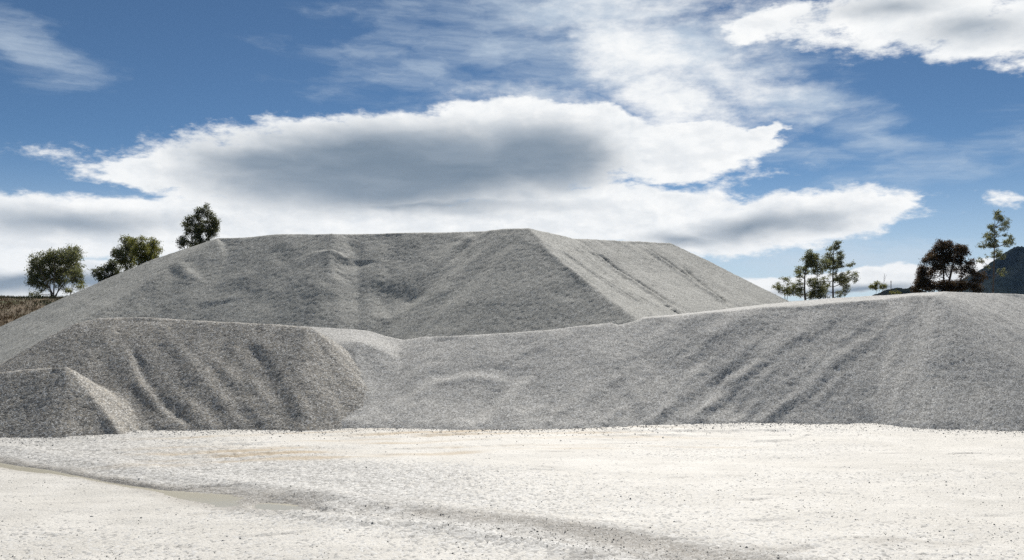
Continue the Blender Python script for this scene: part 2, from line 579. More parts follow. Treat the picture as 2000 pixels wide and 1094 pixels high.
bp.inputs['Distance'].default_value = 0.02
T.put(bp.inputs['Height'], T.m('ADD', T.noise(oc, 30, 4, 0.7), T.m('MULTIPLY', vg.outputs['Distance'], -0.6)))
T.put(bs.inputs['Normal'], bp.outputs[0])
M['ground'] = m

ground = mesh_obj('ground', gverts, gfaces, M['ground'], smooth=True)
tlines = sum(np.exp(-((td * ts + tw - o_) / 0.17) ** 2) for o_ in (-1.6, -0.95, -0.25, 0.55, 1.25, 2.1))
mudm = np.clip((0.25 * np.exp(-((td - 0.2) / 1.4) ** 2) + 1.2 * tlines) * sstep(0.12, 0.40, tp) * (1 - sstep(0.80, 0.99, tp)) * (0.7 + 0.9 * fbm(x * 0.35, y * 2, 81, 1.0, 3)), 0, 1) * near
wetm = np.clip(0.9 * np.exp(-(pd / (wid + 0.18)) ** 4) + (1.1 * np.exp(-(((rd + wob) * rs - 0.25) / 0.3) ** 2) + 0.5 * np.exp(-(((rd + wob) * rs + 0.25) / 0.07) ** 2) + 0.45 * np.exp(-(((rd + wob) * rs - 0.8) / 0.09) ** 2)) * (0.6 + 0.8 * fbm(x * 0.5, y, 91, 1.6, 4)) * sstep(0.02, 0.2, rp) * (rd < 3)
               + 0.8 * scuff * (0.5 + 0.5 * vnoise(x, y, 93, 1.0)) + 0.7 * np.exp(-(t2d / 0.2) ** 2) * sstep(-0.3, 0.6, vnoise(x, y, 52, 1.5)), 0, 1) * near
grassm = sstep(44, 58, GY + 4 * vnoise(x, y, 95, 0.1)) + sstep(30, 36, np.abs(GX)) * sstep(20, 40, GY)
zone = np.stack([coarse * near, mudm, wetm, np.clip(grassm, 0, 1)], -1).reshape(-1, 4)
point_color(ground, 'zones', zone)
tag(ground, 'pale dusty quarry floor with tyre tracks and scattered stones', None, None, 'structure')


def ground_z(px_, py_):
    i = np.clip(np.searchsorted(gx, px_) - 1, 0, nx - 2)
    j = np.clip(np.searchsorted(gy, py_) - 1, 0, ny - 2)
    fx = (px_ - gx[i]) / (gx[i + 1] - gx[i])
    fy = (py_ - gy[j]) / (gy[j + 1] - gy[j])
    return (GZ[j, i] * (1 - fx) + GZ[j, i + 1] * fx) * (1 - fy) + (GZ[j + 1, i] * (1 - fx) + GZ[j + 1, i + 1] * fx) * fy


# puddle: a flat muddy sheet that the hollow cuts to its own shore line
m, T, bs, outp = new_mat('muddy_puddle_water')
bs.inputs['Base Color'].default_value = (0.46, 0.43, 0.34, 1)
bs.inputs['Roughness'].default_value = 0.09
bs.inputs['IOR'].default_value = 1.33
bs.inputs['Specular IOR Level'].default_value = 0.5
bp = T.n('ShaderNodeBump')
bp.inputs['Strength'].default_value = 0.05
bp.inputs['Distance'].default_value = 0.01
T.put(bp.inputs['Height'], T.noise(T.n('ShaderNodeTexCoord').outputs['Object'], 7, 3, 0.5))
T.put(bs.inputs['Normal'], bp.outputs[0])
M['water'] = m


def ribbon(name, pts, w, z, mat):
    pts = np.asarray(pts)[:, :2]
    d = np.gradient(pts, axis=0)
    d /= np.hypot(d[:, 0], d[:, 1])[:, None]
    n_ = np.stack([-d[:, 1], d[:, 0]], -1)
    v, f = [], []
    for i, p in enumerate(pts):
        for s in (-1, 1):
            q = p + n_[i] * s * w[i]
            v.append((q[0], q[1], z))
    for i in range(len(pts) - 1):
        f.append((2 * i, 2 * i + 2, 2 * i + 3, 2 * i + 1))
    return mesh_obj(name, v, f, mat)


pw = ribbon('puddle', PUDDLE + [RUT[1] * .5 + RUT[0] * .5, RUT[1]], [0.6] * 4 + [0.7] * 4 + [.6, .35, .15], -0.05, M['water'])
tag(pw, 'shallow muddy puddle lying along the tyre rut', None, None, 'structure')


# ------------------------------------------------------------------ gravel piles
def polyline3(pts, step):
    pts = np.array([unp(*p[:3]) for p in pts])
    o_ = []
    for a, b in zip(pts[:-1], pts[1:]):
        n_ = max(1, int(np.linalg.norm(b - a) / step))
        for k in range(n_):
            o_.append(a + (b - a) * k / n_)
    o_.append(pts[-1])
    return np.array(o_)


def raster_tri(H, X, Y, a, b, c):
    x0, x1 = min(a[0], b[0], c[0]), max(a[0], b[0], c[0])
    y0, y1 = min(a[1], b[1], c[1]), max(a[1], b[1], c[1])
    xs, ys = X[0], Y[:, 0]
    i0, i1 = np.searchsorted(xs, [x0, x1])
    j0, j1 = np.searchsorted(ys, [y0, y1])
    if i1 <= i0 or j1 <= j0:
        return
    xx, yy = X[j0:j1, i0:i1], Y[j0:j1, i0:i1]
    den = (b[1] - c[1]) * (a[0] - c[0]) + (c[0] - b[0]) * (a[1] - c[1])
    if abs(den) < 1e-9:
        return
    l1 = ((b[1] - c[1]) * (xx - c[0]) + (c[0] - b[0]) * (yy - c[1])) / den
    l2 = ((c[1] - a[1]) * (xx - c[0]) + (a[0] - c[0]) * (yy - c[1])) / den
    l3 = 1 - l1 - l2
    ins = (l1 >= 0) & (l2 >= 0) & (l3 >= 0)
    zz_ = l1 * a[2] + l2 * b[2] + l3 * c[2]
    sub = H[j0:j1, i0:i1]
    sub[ins] = np.maximum(sub[ins], zz_[ins])


def sample(H, xs, ys, X, Y):
    i = np.clip((X - xs[0]) / (xs[1] - xs[0]), 0, len(xs) - 1.001)
    j = np.clip((Y - ys[0]) / (ys[1] - ys[0]), 0, len(ys) - 1.001)
    i0, j0 = i.astype(int), j.astype(int)
    fx, fy = i - i0, j - j0
    return (H[j0, i0] * (1 - fx) + H[j0, i0 + 1] * fx) * (1 - fy) + (H[j0 + 1, i0] * (1 - fx) + H[j0 + 1, i0 + 1] * fx) * fy


class Pile:
    def __init__(self, x0, x1, y0, y1, step, seed):
        self.xs = np.arange(x0, x1, step)
        self.ys = np.arange(y0, y1, step)
        self.X, self.Y = np.meshgrid(self.xs, self.ys)
        self.H = np.full(self.X.shape, -3.0)
        self.seed = seed
        self.relief = 0.22
        self.step = step

    def crest(self, pts, slope, step=0.2, power=None):
        s = polyline3(pts, step)
        if np.isscalar(slope):
            slope = np.full(len(s), slope)
        else:
            slope = np.interp(np.linspace(0, 1, len(s)), np.linspace(0, 1, len(slope)), slope)
        # slowly varying slope makes the faces less machined
        wobx = 0.07 * fbm(self.X, self.Y, self.seed + 3, 0.35, 3)
        woby = 0.07 * fbm(self.X, self.Y, self.seed + 4, 0.35, 3)
        Xw, Yw = self.X + wobx, self.Y + woby
        for p, sl_ in zip(s, slope):
            np.maximum(self.H, p[2] - sl_ * np.hypot(Xw - p[0], Yw - p[1]), out=self.H)

    def loft(self, A, B):
        A = np.array([unp(*p) for p in A])
        B = np.array([unp(*p) for p in B])
        n_ = max(len(A), len(B)) * 2

        def res(Pt):
            t = np.linspace(0, 1, len(Pt))
            u = np.linspace(0, 1, n_)
            return np.stack([np.interp(u, t, Pt[:, k]) for k in range(3)], -1)
        A, B = res(A), res(B)
        for i in range(n_ - 1):
            raster_tri(self.H, self.X, self.Y, A[i], A[i + 1], B[i])
            raster_tri(self.H, self.X, self.Y, A[i + 1], B[i + 1], B[i])

    def hit(self, px, py):
        Yd = np.arange(self.ys[0], self.ys[-1], 0.04)
        X = (px - 1000) / F * Yd
        Z = CH - (py - HY) / F * Yd
        ok = (X > self.xs[0]) & (X < self.xs[-1])
        h = np.where(ok, sample(self.H, self.xs, self.ys, X, Yd), -9)
        k = np.argmax(h >= Z)
        return np.array([X[k], Yd[k]]) if h[k] >= Z[k] else None

    def groove(self, pts, amp, w, asym=0.0, taper=(0.25, 0.25)):
        """raised (amp>0) or cut (amp<0) line down the face; asym adds a cut of that share on its left (>0) or right side"""
        q = [self.hit(*p) for p in pts]
        q = [p for p in q if p is not None]
        if len(q) < 2:
            return
        q = np.array(q)
        t = np.linspace(0, 1, len(q))
        u = np.linspace(0, 1, len(q) * 5)
        q = np.stack([np.interp(u, t, q[:, 0]), np.interp(u, t, q[:, 1])], -1)
        lo, hi = q.min(0) - 5 * w - 0.5, q.max(0) + 5 * w + 0.5
        i0, i1 = np.searchsorted(self.xs, [lo[0], hi[0]])
        j0, j1 = np.searchsorted(self.ys, [lo[1], hi[1]])
        xx, yy = self.X[j0:j1, i0:i1], self.Y[j0:j1, i0:i1]
        if xx.size == 0:
            return
        d, s, p = seg_dist(xx, yy, q)
        e = np.clip(p / max(taper[0], 1e-3), 0, 1) * np.clip((1 - p) / max(taper[1], 1e-3), 0, 1)
        e = e * e * (3 - 2 * e)
        d = d * s + 0.35 * w * fbm(xx, yy, self.seed + 77, 0.9, 3)
        pr = np.exp(-(d / w) ** 2)
        if asym:
            pr = pr - abs(asym) * np.exp(-((d - np.sign(asym) * 1.5 * w) / (1.1 * w)) ** 2)
        self.H[j0:j1, i0:i1] += self.relief * amp * e * pr

    def streaks(self, amp, length, width, gain=1.0):
        """fall-line ridges: noise smeared down the slope (line integral convolution)"""
        Hs = blur(self.H, 12)
        gy_, gx_ = np.gradient(Hs, self.step)
        g = np.hypot(gx_, gy_) + 1e-6
        ux, uy = -gx_ / g, -gy_ / g
        nz = fbm(self.X, self.Y, self.seed + 200, 1.0 / width, 2, 0.6)
        acc = nz.copy()
        n_ = int(length / 0.12)
        for sg in (1, -1):
            px_, py_ = self.X.copy(), self.Y.copy()
            for k in range(n_ // 2):
                vx = sample(ux, self.xs, self.ys, px_, py_)
                vy = sample(uy, self.xs, self.ys, px_, py_)
                px_ += sg * vx * 0.12
                py_ += sg * vy * 0.12
                acc += sample(nz, self.xs, self.ys, px_, py_)
        acc /= acc.std()
        self.H += amp * acc * sstep(0.15, 0.45, g) * gain

    def finish(self, grain, lumps=0.03):
        X, Y = self.X, self.Y
        self.H += lumps * fbm(X, Y, self.seed + 300, 0.8, 4) * sstep(0.05, 0.6, self.H)
        self.H += 0.03 * fbm(X, Y, self.seed + 310, 0.9, 4, 0.6) * np.exp(-(self.H / 0.22) ** 2)
        self.H += 0.10 * grain * rng.normal(0, 1, X.shape)

    def build(self, name, mat, label, group=None):
        gz = -0.10
        keep = self.H > gz
        ny_, nx_ = self.H.shape
        id_ = np.arange(nx_ * ny_).reshape(ny_, nx_)
        fk = keep[:-1, :-1] | keep[1:, :-1] | keep[:-1, 1:] | keep[1:, 1:]
        f = np.stack([id_[:-1, :-1], id_[:-1, 1:], id_[1:, 1:], id_[1:, :-1]], -1)[fk]
        used = np.zeros(nx_ * ny_, bool)
        used[f.ravel()] = True
        remap = np.cumsum(used) - 1
        jit = self.step * 0.28
        v = np.stack([self.X + rng.uniform(-jit, jit, self.X.shape), self.Y + rng.uniform(-jit, jit, self.X.shape),
                      np.maximum(self.H, -0.35)], -1).reshape(-1, 3)[used]
        o = mesh_obj(name, v, remap[f], mat, smooth=True)
        tag(o, label, 'gravel pile', group)
        return o


# --- the tall pile at the back
A = Pile(-32, 21.5, 29.5, 60.5, 0.08, 100)
crest = [(430, 463, 45), (480, 460, 45), (540, 457, 44.6), (600, 456, 44.4), (645, 454, 43.8), (700, 456, 44.3), (760, 453, 44.4), (820, 453, 44.5),
         (875, 451, 44.4), (918, 448, 44), (945, 451, 43.6), (985, 446, 42.6), (1030, 444, 42)]
crest = [(a_, b_ + rng.normal(0, 0.9), c_) for a_, b_, c_ in crest[:-1]] + crest[-1:]
A.crest(crest, 0.68)
rcrest = [(1030, 444, 42), (1070, 455, 43.8), (1110, 462, 45.2), (1130, 465, 46), (1180, 470, 47.5), (1255, 475, 49.3), (1280, 475, 50), (1305, 473, 50.6)]
A.crest(rcrest, 0.66)
rend = [(1305, 473, 50.6), (1380, 508, 50), (1460, 548, 49.4), (1545, 590, 48.8), (1680, 656, 48)]
A.crest(rend, 0.62)
nose = [(1030, 444, 42), (1075, 486, 40.2), (1130, 534, 38.2), (1190, 583, 36.2), (1240, 621, 34.7), (1310, 672, 32.8)]
A.crest(nose, 0.66)
foot = [(1310, 672, 32.8), (1420, 668, 36.5), (1560, 662, 41), (1680, 656, 48)]
A.loft(nose, [(1030, 444, 42)] + [(1130, 465, 46)] * 1 + [(1210, 540, 42.5), (1330, 615, 38.5), (1420, 668, 36.5)])
A.loft([(1130, 465, 46), (1210, 540, 42.5), (1330, 615, 38.5), (1420, 668, 36.5)], [(1305, 473, 50.6), (1390, 545, 46.5), (1480, 605, 43), (1560, 662, 41)])
A.loft([(1305, 473, 50.6), (1390, 545, 46.5), (1480, 605, 43), (1560, 662, 41)], rend)
lout = [(430, 463, 45), (300, 505, 45), (150, 569, 44.4), (0, 638, 43.4), (-250, 752, 42)]
A.crest(lout, 0.66)
lcrease = [(425, 466, 44.6), (345, 512, 42.6), (250, 572, 40), (180, 612, 38.2), (40, 692, 35.2), (-120, 790, 32)]
A.crest(lcrease, 0.66)
A.loft(lout, lcrease)
A.H = blur(A.H, 1)
A.relief = 0.38
A.streaks(0.022, 5.0, 0.8)
A.streaks(0.007, 4.5, 0.3)
# spurs and slumps on the shaded front
A.groove([(645, 455), (640, 490), (625, 530), (610, 580), (600, 630)], 0.45, 0.9, 0.6, (0.05, 0.5))
A.groove([(645, 456), (650, 490), (645, 530), (640, 570)], 0.22, 0.35, -0.7, (0.05, 0.6))
A.groove([(930, 455), (880, 500), (835, 545), (800, 590)], 0.40, 0.7, 0.8, (0.12, 0.5))
A.groove([(985, 448), (930, 495), (860, 560), (820, 600), (790, 640)], 0.28, 0.9, 0.5, (0.1, 0.4))
A.groove([(740, 540), (745, 580), (760, 620)], -0.42, 0.6, 0, (0.4, 0.5))
A.groove([(770, 555), (790, 580), (840, 575)], -0.32, 0.5, 0, (0.4, 0.5))
A.groove([(735, 610), (760, 630), (800, 600)], 0.14, 0.28, 0.5, (0.3, 0.4))
A.groove([(540, 480), (560, 510), (570, 520)], -0.16, 0.4, 0, (0.2, 0.4))
A.groove([(700, 470), (690, 500), (680, 540)], -0.16, 0.5, 0, (0.2, 0.4))
A.groove([(345, 515), (370, 540), (385, 560)], 0.20, 0.35, 0.6, (0.1, 0.5))
A.groove([(330, 520), (345, 550)], -0.15, 0.3, 0, (0.1, 0.5))
A.groove([(440, 535), (500, 560), (560, 580), (600, 605)], 0.10, 0.5, -0.8)
A.groove([(380, 590), (440, 585), (480, 580)], 0.08, 0.22, -0.8)
A.groove([(1080, 590), (1130, 560), (1150, 600)], -0.10, 0.4)
A.relief = 0.5
# runnels on the sunlit right face
for pts, am, w_ in (
        ([(1118, 469), (1180, 505), (1260, 560), (1330, 605), (1360, 618)], -0.30, 0.18),
        ([(1085, 480), (1150, 525), (1215, 570), (1290, 618)], -0.26, 0.15),
        ([(1110, 470), (1160, 512), (1240, 575), (1320, 620)], -0.2, 0.15),
        ([(1255, 478), (1310, 515), (1380, 565), (1440, 605)], -0.30, 0.18),
        ([(1330, 520), (1390, 570), (1430, 600)], -0.28, 0.16),
        ([(1060, 470), (1110, 515), (1180, 570)], -0.12, 0.16),
        ([(1200, 482), (1260, 530), (1330, 585)], -0.03, 0.2)):
    A.groove(pts, am, w_, -0.8, (0.15, 0.3))
for k in range(9):
    x0 = 60 + 40 * k
    A.groove([(x0, 620 - 0.42 * (x0 - 40)), (x0 - 50, 655 - 0.42 * (x0 - 40)), (x0 - 110, 695 - 0.42 * (x0 - 40))], -0.05, 0.14, 0.7)
A.finish(0.010, 0.016)
A.build('gravel_pile', M['gravel_main'], 'tallest grey gravel pile with flat crest and sunlit right face, standing behind the others')

# --- the long low pile from the middle to the right
B = Pile(-8.5, 25.5, 19.6, 36.5, 0.058, 400)
c1 = [(600, 668, 25), (700, 667, 25), (735, 680, 24.8), (775, 700, 24.6)]
B.crest(c1, 0.56)
back = [(560, 634, 26.9), (640, 638, 26.8), (710, 642, 26.7), (750, 653, 26.4), (785, 661, 26.2)]
B.crest(back, 0.55)
B.loft([(560, 668, 25), (640, 668, 25), (700, 667, 25), (735, 680, 24.8), (775, 700, 24.6)], back)
mid = [(785, 661, 26.2), (830, 654, 25.8), (880, 653, 25.6), (940, 650, 25.5), (1010, 647, 25.5), (1080, 640, 25.6), (1140, 632, 25.7), (1190, 627, 25.9), (1212, 631, 25.9), (1250, 621, 26.2), (1300, 618, 26.2)]
B.crest(mid, [0.47, 0.50, 0.54, 0.58])
lip = [(1300, 618, 26.2), (1380, 611, 26.3), (1480, 601, 26.4), (1560, 597, 26.5), (1660, 589, 26.6), (1720, 585, 26.6), (1770, 578, 26.4), (1828, 577, 26.0)]
B.crest(lip, 0.62)
rear = [(1250, 620, 26.8), (1400, 605, 28), (1540, 589, 29), (1640, 581, 29.2), (1720, 577, 29), (1790, 572, 28.5), (1850, 568, 28), (1920, 570, 29), (2000, 573, 30), (2150, 583, 30.5)]
B.crest(rear, 0.60)
B.loft([(1250, 621, 26.2), (1300, 618, 26.2), (1380, 611, 26.3), (1480, 601, 26.4), (1560, 597, 26.5), (1660, 589, 26.6), (1720, 585, 26.6), (1770, 578, 26.4), (1828, 577, 26.0)],
       [(1250, 620, 26.8), (1400, 605, 28), (1540, 589, 29), (1640, 581, 29.2), (1720, 577, 29), (1790, 572, 28.5), (1850, 568, 28)])
edge = [(1828, 577, 26.0), (1880, 602, 25.6), (1940, 629, 25.2), (2000, 655, 24.8), (2160, 726, 23.8), (2400, 830, 22.2)]
B.crest(edge, 0.585)
B.crest([(2150, 583, 30.5), (2200, 680, 28), (2280, 770, 24.5), (2400, 830, 22.2)], 0.58)
B.loft(edge[:5], [(1850, 568, 28), (1920, 570, 29), (2000, 573, 30), (2160, 640, 29), (2300, 700, 28)])
# the middle of this pile runs out in a shallow fan
fan = 1 - sstep(-1.0, 5.0, B.X)
soft = 0.5 * (B.H + np.sqrt(B.H ** 2 + 0.5 ** 2)) - 0.05
B.H = np.where(B.H > -0.6, B.H + fan * (soft - B.H) * 0.7 * sstep(-0.6, 0.0, B.H), B.H)
B.H = blur(B.H, 2)
B.relief = 0.22
B.streaks(0.016, 3.0, 0.6)
B.streaks(0.005, 2.6, 0.2)
G = B.groove
G([(1500, 603), (1440, 628), (1390, 658), (1340, 690)], 0.16, 0.30, -0.8, (0.15, 0.5))
G([(1380, 615), (1330, 640), (1290, 680), (1250, 720)], 0.12, 0.32, -0.8, (0.15, 0.5))
G([(1640, 610), (1560, 660), (1475, 715), (1400, 782), (1340, 832)], 0.09, 0.16, 0.5, (0.5, 0.05))
G([(1760, 610), (1680, 672), (1590, 745), (1530, 795), (1480, 833)], 0.09, 0.16, 0.5, (0.5, 0.05))
G([(1540, 620), (1450, 690), (1360, 755), (1255, 832)], 0.08, 0.16, 0.5, (0.5, 0.05))
G([(1440, 640), (1340, 715), (1270, 780), (1200, 832)], 0.07, 0.16, 0.5, (0.5, 0.05))
G([(1250, 690), (1190, 745), (1130, 790), (1090, 825)], 0.10, 0.32, 0.6, (0.35, 0.15))
G([(1060, 715), (1025, 755), (985, 795), (935, 833)], 0.20, 0.24, -0.8, (0.3, 0.05))
G([(775, 806), (815, 770), (850, 748), (905, 740), (960, 742), (990, 760)], 0.17, 0.24, 0.7, (0.25, 0.15))
G([(972, 738), (1005, 708), (1050, 692), (1090, 690)], -0.07, 0.14, 0.5, (0.25, 0.4))
G([(780, 735), (830, 710), (880, 700)], -0.07, 0.18, 0.6)
G([(770, 822), (800, 800), (840, 780)], 0.08, 0.18, 0.6)
G([(1000, 810), (1060, 800), (1090, 812)], 0.06, 0.16, 0.5)
G([(1700, 610), (1660, 640), (1640, 680)], 0.09, 0.3, 0.5)
G([(1800, 590), (1730, 640), (1650, 700), (1600, 740)], 0.10, 0.4, -0.5)
G([(1660, 600), (1600, 625), (1540, 660), (1480, 700)], 0.10, 0.34, -0.7)
G([(1600, 592), (1560, 600), (1500, 606)], -0.10, 0.2, 0)
G([(1870, 600), (1830, 680), (1790, 760)], 0.06, 0.45, 0.5)
G([(720, 770), (760, 810), (790, 825)], -0.05, 0.2, 0.4)
rs_ = np.random.default_rng(5)
for k in range(34):
    x0, y0 = rs_.uniform(1120, 1700), rs_.uniform(630, 730)
    ln = rs_.uniform(40, 150)
    sl_ = rs_.uniform(0.6, 0.95)
    G([(x0, y0), (x0 - ln * .5, y0 + ln * .5 * sl_ - 5), (x0 - ln, y0 + ln * sl_)], rs_.choice([-1, 1]) * rs_.uniform(0.03, 0.07), rs_.uniform(0.09, 0.18), 0.5, (0.4, 0.4))
for k in range(9):
    x0 = 1330 + 58 * k + rs_.uniform(-28, 28)
    y0 = np.interp(x0, [1250, 1480, 1830], [640, 618, 592])
    G([(x0, y0), (x0 - 60, y0 + 45), (x0 - 135, y0 + 110), (x0 - 215, y0 + 178), (x0 - 250, 832)], rs_.uniform(0.01, 0.05), rs_.uniform(0.09, 0.2), 0.5, (0.2, 0.1))
for x0, y0, x1, y1 in ((1440, 752, 1345, 832), (1570, 762, 1485, 833), (1330, 782, 1262, 832), (1500, 772, 1430, 832), (1110, 790, 1070, 830), (1230, 790, 1175, 832)):
    G([(x0, y0), ((x0 + x1) / 2 - 4, (y0 + y1) / 2), (x1, y1)], 0.12, 0.11, 0.5, (0.5, 0.02))
B.finish(0.0085, 0.012)
B.build('gravel_pile', M['gravel_low'], 'long low blue-grey gravel pile running from the middle to the right edge')

# --- the brownish pile at front left
C = Pile(-17.8, -2.8, 17.4, 28.9, 0.05, 700)
top = [(-160, 790, 22.6), (0, 710, 23.4), (60, 674, 23.9), (110, 648, 24.3), (150, 628, 24.6), (190, 617, 24.8), (260, 615, 24.9), (340, 619, 24.9), (440, 626, 24.7), (540, 630, 24.7), (600, 635, 24.5)]
C.crest(top, 0.66)
rgt = [(600, 635, 24.5), (632, 664, 24.1), (655, 700, 23.7), (680, 750, 23.2), (697, 795, 22.7), (702, 820, 22.4)]
C.crest(rgt, [0.72, 1.0, 1.25])
# lower spur of the same heap in the corner of the yard
C.crest([(-260, 726, 20.8), (-120, 719, 21.2), (0, 722, 21.4), (60, 716, 21.5), (132, 713, 21.5)], 0.73)
C.crest([(132, 713, 21.5), (160, 748, 21.2), (200, 796, 20.75), (245, 848, 20.1)], [0.73, 0.9])
C.H = blur(C.H, 3)
C.relief = 0.19
C.groove([(30, 735), (90, 732), (140, 728)], 0.05, 0.15, 0.6)
C.streaks(0.022, 3.0, 0.55)
C.streaks(0.006, 2.2, 0.2)
G = C.groove
G([(440, 628), (490, 655), (530, 700), (560, 750), (590, 800), (612, 833)], 0.22, 0.17, -0.6, (0.15, 0.08))
G([(245, 655), (258, 690), (285, 745), (325, 795), (380, 836)], -0.22, 0.11, -0.5, (0.3, 0.1))
G([(330, 760), (380, 800), (430, 838)], 0.10, 0.22, 0.6)
G([(135, 720), (165, 765), (205, 805), (245, 840)], 0.2, 0.3, 0.3, (0.1, 0.05))
G([(275, 800), (305, 825), (320, 842)], 0.16, 0.2, 0.6, (0.4, 0.05))
G([(470, 770), (500, 800), (530, 835)], 0.12, 0.2, 0.7, (0.4, 0.05))
G([(430, 760), (455, 800), (470, 838)], 0.08, 0.18, 0.7, (0.4, 0.05))
G([(600, 720), (630, 770), (660, 825)], 0.09, 0.18, 0.8, (0.3, 0.05))
G([(560, 690), (590, 740), (620, 790)], 0.07, 0.25, 0.6)
G([(300, 622), (345, 690), (405, 765), (470, 836)], 0.13, 0.22, -0.5, (0.3, 0.06))
G([(365, 622), (430, 715), (520, 833)], 0.11, 0.22, -0.5, (0.3, 0.06))
G([(500, 640), (570, 720), (640, 822)], 0.12, 0.2, -0.5, (0.3, 0.06))
G([(190, 640), (225, 700), (295, 780), (345, 840)], 0.12, 0.2, -0.5, (0.3, 0.06))
rs_ = np.random.default_rng(8)
for k in range(26):
    x0, y0 = rs_.uniform(230, 640), rs_.uniform(640, 780)
    ln = rs_.uniform(50, 120)
    G([(x0, y0), (x0 + ln * .35, y0 + ln * .5), (x0 + ln * .8, y0 + ln)], rs_.choice([-1, 1]) * rs_.uniform(0.05, 0.12), rs_.uniform(0.12, 0.26), -0.5, (0.4, 0.3))
C.finish(0.0105, 0.014)
C.build('gravel_pile', M['gravel_brown'], 'brownish coarse gravel pile at front left with a dark gully down its face')

# ------------------------------------------------------------------ loose stones
STONE = np.array([(1, 0, 0), (-1, 0, 0), (0, 1, 0), (0, -1, 0), (0, 0, 1), (0, 0, -1), (.6, .6, .45), (-.6, .6, -.45), (.6, -.6, -.45), (-.6, -.6, .45)], float)
SF = np.array([(6, 0, 2), (6, 2, 4), (6, 4, 0), (7, 2, 1), (7, 5, 2), (7, 1, 5), (8, 0, 5), (8, 5, 3), (8, 3, 0), (9, 1, 4), (9, 4, 3), (9, 3, 1), (0, 4, 3), (1, 2, 4), (0, 5, 2), (1, 3, 5)])


def stones(name, pos, size, shade, mat, label, cat):
    n_ = len(pos)
    jit = rng.uniform(0.7, 1.3, (n_, len(STONE), 1))
    v = STONE[None] * jit * (size[:, None, None] * np.stack([rng.uniform(.8, 1.4, n_), rng.uniform(.7, 1.1, n_), rng.uniform(.5, .8, n_)], -1)[:, None, :])
    a = rng.uniform(0, 6.28, n_)
    c_, s_ = np.cos(a)[:, None], np.sin(a)[:, None]
    vx, vy = v[..., 0] * c_ - v[..., 1] * s_, v[..., 0] * s_ + v[..., 1] * c_
    v = np.stack([vx, vy, v[..., 2]], -1) + pos[:, None, :]
    f = SF[None] + (np.arange(n_) * len(STONE))[:, None, None]
    o = mesh_obj(name, v.reshape(-1, 3), f.reshape(-1, 3), mat)
    colr = np.repeat(np.concatenate([shade, np.ones((n_, 1))], 1), len(STONE), axis=0)
    point_color(o, 'shade', colr)
    tag(o, label, cat, None, 'stuff')
    return o


m, T, bs, outp = new_mat('loose_stone')
at = T.n('ShaderNodeAttribute', attribute_name='shade')
T.put(bs.inputs['Base Color'], T.mix(T.lin(T.noise(T.n('ShaderNodeTexCoord').outputs['Object'], 60, 2), .3, .7, 0, .4), at.outputs['Color'], (0.4, 0.39, 0.37)))
bs.inputs['Roughness'].default_value = 0.85
M['stone'] = m

N = 9000
pxs, pys = rng.uniform(-40, 2040, N * 3), 845 + 260 * rng.uniform(0, 1, N * 3) ** 0.8
Yg = CH * F / (pys - HY)
Xg = (pxs - 1000) / F * Yg
dens = 0.2 + 0.6 * sstep(-0.1, 0.5, fbm(Xg * 0.5, Yg, 333, 0.8, 3)) + 1.6 * np.exp(-(seg_dist(Xg, Yg, RUT)[0] / 0.5) ** 2)
kp = rng.uniform(0, 1, N * 3) < dens * 0.25
Xg, Yg = Xg[kp], Yg[kp]
sz = np.clip(rng.lognormal(-5.1, 0.42, len(Xg)), 0.003, 0.017)
pz = ground_z(Xg, Yg) + sz * 0.25
v_ = rng.uniform(0.24, 0.6, len(Xg))
sh = np.stack([v_ * 1.02, v_, v_ * 0.95], -1)
stones('loose_stone', np.stack([Xg, Yg, pz], -1), sz, sh, M['stone'], 'small loose stones scattered over the white quarry floor', 'stones')

# spill along the feet of the piles
sp_pos = []
for Pl, lo, hi in ((B, -4.3, 12.8), (B, -4.3, 12.8), (C, -13, -3.6)):
    xs_ = rng.uniform(lo, hi, 2600)
    for xq in xs_:
        i = int((xq - Pl.xs[0]) / Pl.step)
        if i < 0 or i >= len(Pl.xs):
            continue
        k = np.argmax(Pl.H[:, i] > 0.03)
        sp_pos.append((xq, Pl.ys[k] + 0.18 - rng.exponential(0.4)))
sp_pos = np.array(sp_pos)
sz = np.clip(rng.lognormal(-4.65, 0.35, len(sp_pos)), 0.005, 0.025)
v_ = rng.uniform(0.2, 0.55, len(sz))
stones('spilled_gravel', np.column_stack([sp_pos, ground_z(sp_pos[:, 0], sp_pos[:, 1]) + sz * 0.3]), sz, np.stack([v_, v_, v_ * .98], -1), M['stone'],
       'spilled gravel lying along the feet of the piles', 'gravel')


# ------------------------------------------------------------------ trees
def leaf_mat(name, c1, c2, c3):
    m, T, bs, outp = new_mat(name)
    at = T.n('ShaderNodeAttribute', attribute_name='shade')
    s_ = T.n('ShaderNodeSeparateColor')
    T.put(s_.inputs[0], at.outputs['Color'])
    col = T.mix(s_.outputs[0], c1, c2)
    col = T.mix(T.m('GREATER_THAN', s_.outputs[1], 0.8), col, c3)
    T.put(bs.inputs['Base Color'], col)
    bs.inputs['Roughness'].default_value = 0.55
    bs.inputs['Specular IOR Level'].default_value = 0.35
    tr = T.n('ShaderNodeBsdfTranslucent')
    T.put(tr.inputs['Color'], T.mix(0.5, col, c3))
    ms = T.n('ShaderNodeMixShader')
    ms.inputs[0].default_value = 0.55
    m.node_tree.links.new(bs.outputs[0], ms.inputs[1])
    m.node_tree.links.new(tr.outputs[0], ms.inputs[2])
    m.node_tree.links.new(ms.outputs[0], outp.inputs['Surface'])
    return m


